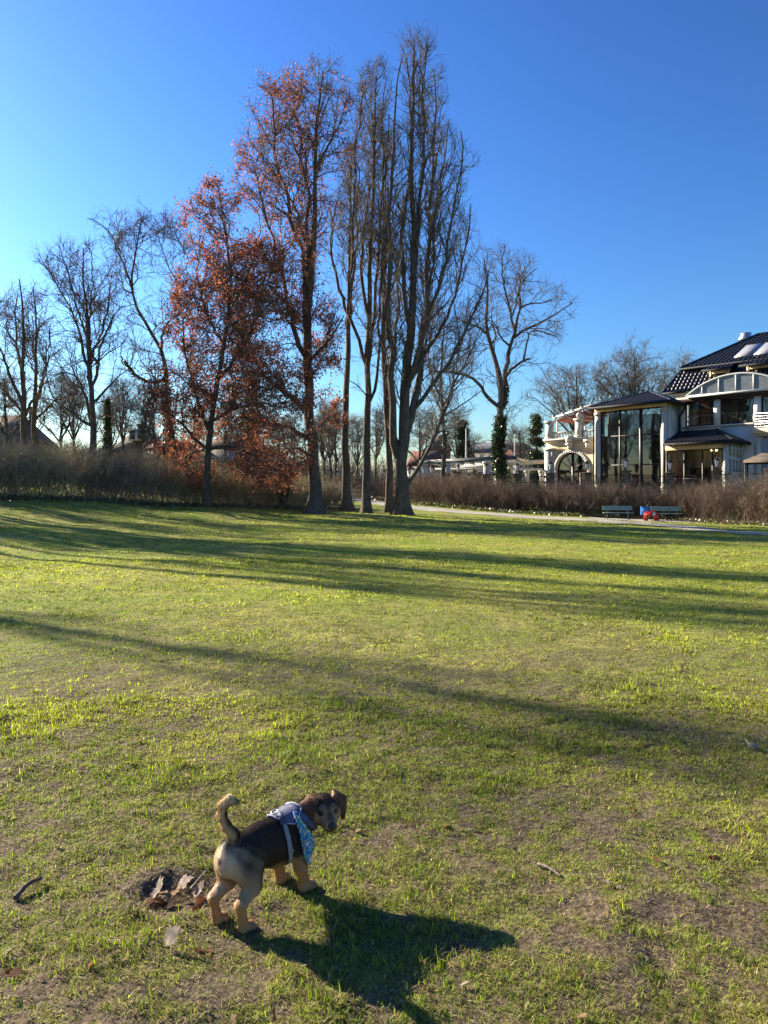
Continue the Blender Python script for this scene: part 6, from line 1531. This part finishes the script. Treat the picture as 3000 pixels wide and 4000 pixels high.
# bandana hanging from the neck strap over the shoulder
def bandana_mat():
    m, nt, b = new_mat('bandana_print'); vec = objco(nt); b.inputs['Roughness'].default_value = .8
    n1 = noise_n(nt, 42, 2, .5, vec, 1.2); n2 = noise_n(nt, 60, 2, .5, vec, .8); n3 = noise_n(nt, 85, 1, .5, vec, .5)
    c = mixrgb(nt, ramp(nt, n1, .46, .50), (.02, .12, .40), (.03, .27, .23)); c = mixrgb(nt, ramp(nt, n2, .585, .60), c, (.50, .40, .10)); c = mixrgb(nt, ramp(nt, n2, .64, .66), c, (.40, .07, .05)); c = mixrgb(nt, ramp(nt, n3, .595, .615), c, (.62, .66, .70))
    nt.links.new(c, b.inputs['Base Color']); return m
def lerp_poly(pts, t):
    pts = np.array(pts, float); s = np.r_[0, np.cumsum(np.linalg.norm(np.diff(pts, axis=0), axis=1))]; s /= s[-1]; return np.array([np.interp(t, s, pts[:, 0]), np.interp(t, s, pts[:, 1])])
rows = []; last = hit(850, 450)
for t in np.linspace(0, 1, 22):
    a = lerp_poly([(812, 372), (850, 520), (885, 660), (922, 778)], t); b = lerp_poly([(840, 372), (905, 470), (1000, 600), (985, 670), (935, 778)], t); row = []
    for s_ in np.linspace(0, 1, 12):
        q = a*(1-s_)+b*s_; h_ = hit(q[0], q[1], .011)
        if h_ is None: d_ = last[1]; h_ = K(q[0], q[1], d_)
        last = h_; row.append(h_)
    rows.append(row)
gb = np.array(rows)
for _ in range(3):
    g_ = gb.copy(); g_[1:-1, 1:-1] = (gb[2:, 1:-1]+gb[:-2, 1:-1]+gb[1:-1, 2:]+gb[1:-1, :-2]+gb[1:-1, 1:-1]*2)/6; gb = g_
hmesh(gb, 'bandana', bandana_mat(), .003)

# crumbs of dug soil round the hole
def clods():
    rng = np.random.default_rng(19); n = 260; a = rng.random(n)*6.28; r = .12+.26*rng.random(n)**.7; x = HOLE[0]+np.cos(a)*r*1.15; y = HOLE[1]+np.sin(a)*r*.75
    s_ = .002+.005*rng.random(n)**2.5; base = np.array([(1,0,0),(0,1,0),(-1,0,0),(0,-1,0),(0,0,1),(0,0,-1)], float); f0 = np.array([[0,1,4],[1,2,4],[2,3,4],[3,0,4],[1,0,5],[2,1,5],[3,2,5],[0,3,5]])
    v = base[None]*s_[:, None, None]*(.6+.8*rng.random((n, 6, 1))) + np.stack([x, y, gz(x, y)+s_*.3], -1)[:, None]
    me = np_mesh('soil_crumbs', v.reshape(-1, 3), [(f0[None]+np.arange(n)[:, None, None]*6).reshape(-1, 3)], True)
    tag(link_mesh('soil_crumbs', me, pm('soil_crumb', (.21, .16, .11), (.12, .09, .065), 60, .95)), 'crumbs of dug soil scattered round the hole', 'soil', kind='stuff')
clods()
# ---------------------------------------------------------------- fallen leaves and sticks on the lawn
def leaf_mesh(kind, seed):
    rng = np.random.default_rng(seed); n = 40; th = np.linspace(0, 2*math.pi, n, endpoint=False)
    if kind == 'maple':
        half = [(1, 0), (.78, .10), (.60, .30), (.72, .44), (.40, .40), (.30, .52), (.24, .92), (.10, .74), (-.06, .96), (-.12, .62), (-.30, .70), (-.44, .44), (-.62, .36), (-.56, .14), (-.50, 0)]
        q_ = np.array(half+[(a, -b) for a, b in half[-2:0:-1]]); ta = np.unwrap(np.arctan2(q_[:, 1], q_[:, 0])); ra_ = np.hypot(q_[:, 0], q_[:, 1]); n = 84; th = np.linspace(0, 2*math.pi, n, endpoint=False); r = np.interp(th, np.r_[ta, 2*math.pi], np.r_[ra_, ra_[0]])
    elif kind == 'oak': r = (.42+.58*np.abs(np.cos(th)))*(1+.16*np.cos(9*th))
    else: r = .32+.68*np.abs(np.cos(th))**1.5
    r = r*(1+(.03 if kind == 'maple' else .08)*rng.normal(size=n)); x = r*np.cos(th); y = r*np.sin(th)*(.85 if kind != 'strip' else .45)
    curl = lambda x, y: .30*np.sin(x*1.6+seed)*np.cos(y*1.4)+.22*y*y+.14*x*x+.04*np.sin(x*5+seed)*np.sin(y*4)
    v = [(0, 0, curl(0, 0))]; 
    for k in (.45, .75, 1.0):
        for a, b in zip(x*k, y*k): v.append((a, b, curl(a, b)))
    f3 = np.array([[0, 1+i_, 1+(i_+1) % n] for i_ in range(n)]); f4 = np.array([[1+q*n+i_, 1+(q+1)*n+i_, 1+(q+1)*n+(i_+1) % n, 1+q*n+(i_+1) % n] for q in range(2) for i_ in range(n)])
    return np_mesh('fallen_leaf', np.array(v), [f3, f4], True)
M['leafpale'] = pm('pale_dry_leaf', (.56, .47, .39), (.36, .28, .22), 3, .8, .4, 12)
M['leaftan'] = pm('tan_dry_leaf', (.40, .28, .17), (.25, .16, .09), 3, .8, .4, 12)
M['leafrust'] = pm('rust_dry_leaf', (.27, .12, .055), (.17, .075, .04), 3, .75, .4, 12)
for k_ in ('leafpale', 'leaftan', 'leafrust'):      # thin dry leaves let light through
    nt = M[k_].node_tree; b = nt.nodes['Principled BSDF']; t_ = nt.nodes.new('ShaderNodeBsdfTranslucent'); nt.links.new(b.inputs['Base Color'].links[0].from_socket, t_.inputs['Color'])
    mx_ = nt.nodes.new('ShaderNodeMixShader'); mx_.inputs[0].default_value = .5; nt.links.new(b.outputs[0], mx_.inputs[1]); nt.links.new(t_.outputs[0], mx_.inputs[2]); nt.links.new(mx_.outputs[0], nt.nodes['Material Output'].inputs['Surface'])
def place_leaf(px_, size, kind, mat, rot, label, group=None, lift=.012):
    (u, v) = px_; d = 1.5*F/(v-HV)
    for _ in range(4): d = (1.5-float(gz(PX(u, d), d)))*F/(v-HV)
    x = PX(u, d); me = leaf_mesh(kind, int(u+v) % 97); o = link_mesh('fallen_leaf', me, M[mat]); o.location = (x, d, float(gz(x, d))+lift); o.scale = (size,)*3; o.rotation_euler = rot
    tag(o, label, 'leaf', group); return o
place_leaf((672, 3700), .046, 'maple', 'leafpale', (.45, -.55, .4), 'large pale dry maple leaf standing tilted in the grass, left of the hind paws', lift=.035)
place_leaf((795, 3728), .030, 'oak', 'leafrust', (.1, .2, .3), 'small rust-orange leaf in the grass beside the large pale maple leaf')
place_leaf((725, 3498), .046, 'maple', 'leafpale', (.35, -.6, 0), 'biggest pale leaf in the dug hole, catching the sun', 'leaves in the dug hole', .045)
place_leaf((612, 3512), .044, 'oak', 'leafpale', (.3, -.7, .3), 'folded cream leaf at the left end of the dug hole', 'leaves in the dug hole', .035)
place_leaf((600, 3545), .030, 'oak', 'leafrust', (.1, .1, .5), 'orange-brown leaf on the near lip of the dug hole', 'leaves in the dug hole', .02)
place_leaf((682, 3500), .036, 'maple', 'leaftan', (.7, -.3, -.4), 'brown leaf standing on edge in the middle of the dug hole', 'leaves in the dug hole', .035)
place_leaf((770, 3510), .040, 'maple', 'leafpale', (.25, -.5, .5), 'grey-pink leaf at the right end of the dug hole near the hind leg', 'leaves in the dug hole', .035)
place_leaf((640, 3530), .036, 'oak', 'leaftan', (.2, -.3, 5.0), 'curled tan leaf low in the left half of the dug hole', 'leaves in the dug hole', .03)
place_leaf((775, 3555), .034, 'oak', 'leafrust', (.2, -.3, 1.4), 'reddish leaf scraps between the dug hole and the hind paw', 'leaves in the dug hole', .02)
place_leaf((1928, 3398), .030, 'strip', 'leaftan', (.1, -.4, 1.1), 'bright narrow tan leaf lying on edge right of the dog', lift=.02)
place_leaf((2790, 3366), .026, 'oak', 'leafrust', (.5, .2, .2), 'small orange leaf in the bare patch at the right side')
place_leaf((50, 3815), .030, 'oak', 'leafrust', (.4, .3, .2), 'curled rust leaf near the bottom left corner')
place_leaf((2935, 2927), .05, 'oak', 'leafpale', (.6, .3, .2), 'whitish crumpled leaf far right on the mid lawn', lift=.03)
rng = np.random.default_rng(77); small = {}
for kd in ('oak', 'strip'): small[kd] = [leaf_mesh(kd, s_) for s_ in range(4)]
for kd in small:
    for k, me in enumerate(small[kd]): me.materials.append(M[('leaftan', 'leafpale', 'leaftan', 'leafrust')[k]])
for k in range(90):
    v = 3000+1050*rng.random()**.8 if k < 66 else 2450+600*rng.random(); u = rng.random()*3000; d = 1.5*F/(v-HV); x = PX(u, d)
    if (x-DG[0]-.1)**2+(d-DG[1]-.15)**2 < .09: continue
    o = bpy.data.objects.new('fallen_leaf', small[('oak', 'strip')[int(rng.random() < .5)]][int(rng.integers(0, 4))]); C.objects.link(o); s_ = .009+.012*rng.random(); o.scale = (s_,)*3
    o.location = (x, d, float(gz(x, d))+.012); o.rotation_euler = (rng.normal()*.4, rng.normal()*.4, rng.random()*6.28); tag(o, 'small dry brown leaf scrap scattered on the lawn', 'leaf', 'small leaf scraps on the lawn')
def stick(pts, r, mat, label):
    q = []
    for (u, v, dz) in pts:
        d = 1.5*F/(v-HV)
        for _ in range(4): d = (1.5-float(gz(PX(u, d), d)))*F/(v-HV)
        x = PX(u, d); q.append((x, d, float(gz(x, d))+dz))
    q = catmull(q, 12); o0 = q[0]; mb = MB(); mb.tube(q-o0, np.linspace(r, r*.5, 12)*(1+.15*np.sin(np.arange(12)*2.1)), 7); o = mb.build('stick', mat, None, True, o0); tag(o, label, 'stick')
M['stick'] = pm('weathered_stick', (.30, .24, .18), (.20, .16, .12), 30, .85, .3, 90)
stick([(60, 3520, .012), (110, 3478, .03), (165, 3450, .02)], .011, M['bark_dark'], 'dark crooked stick in the grass at the left edge')
stick([(745, 3480, .03), (775, 3445, .04), (805, 3418, .03)], .006, M['stick'], 'pale twig poking out of the dug hole behind the hind leg')
stick([(2100, 3388, .012), (2140, 3402, .018), (2190, 3432, .01)], .007, M['stick'], 'short pale twig lying on the grass right of the dog')
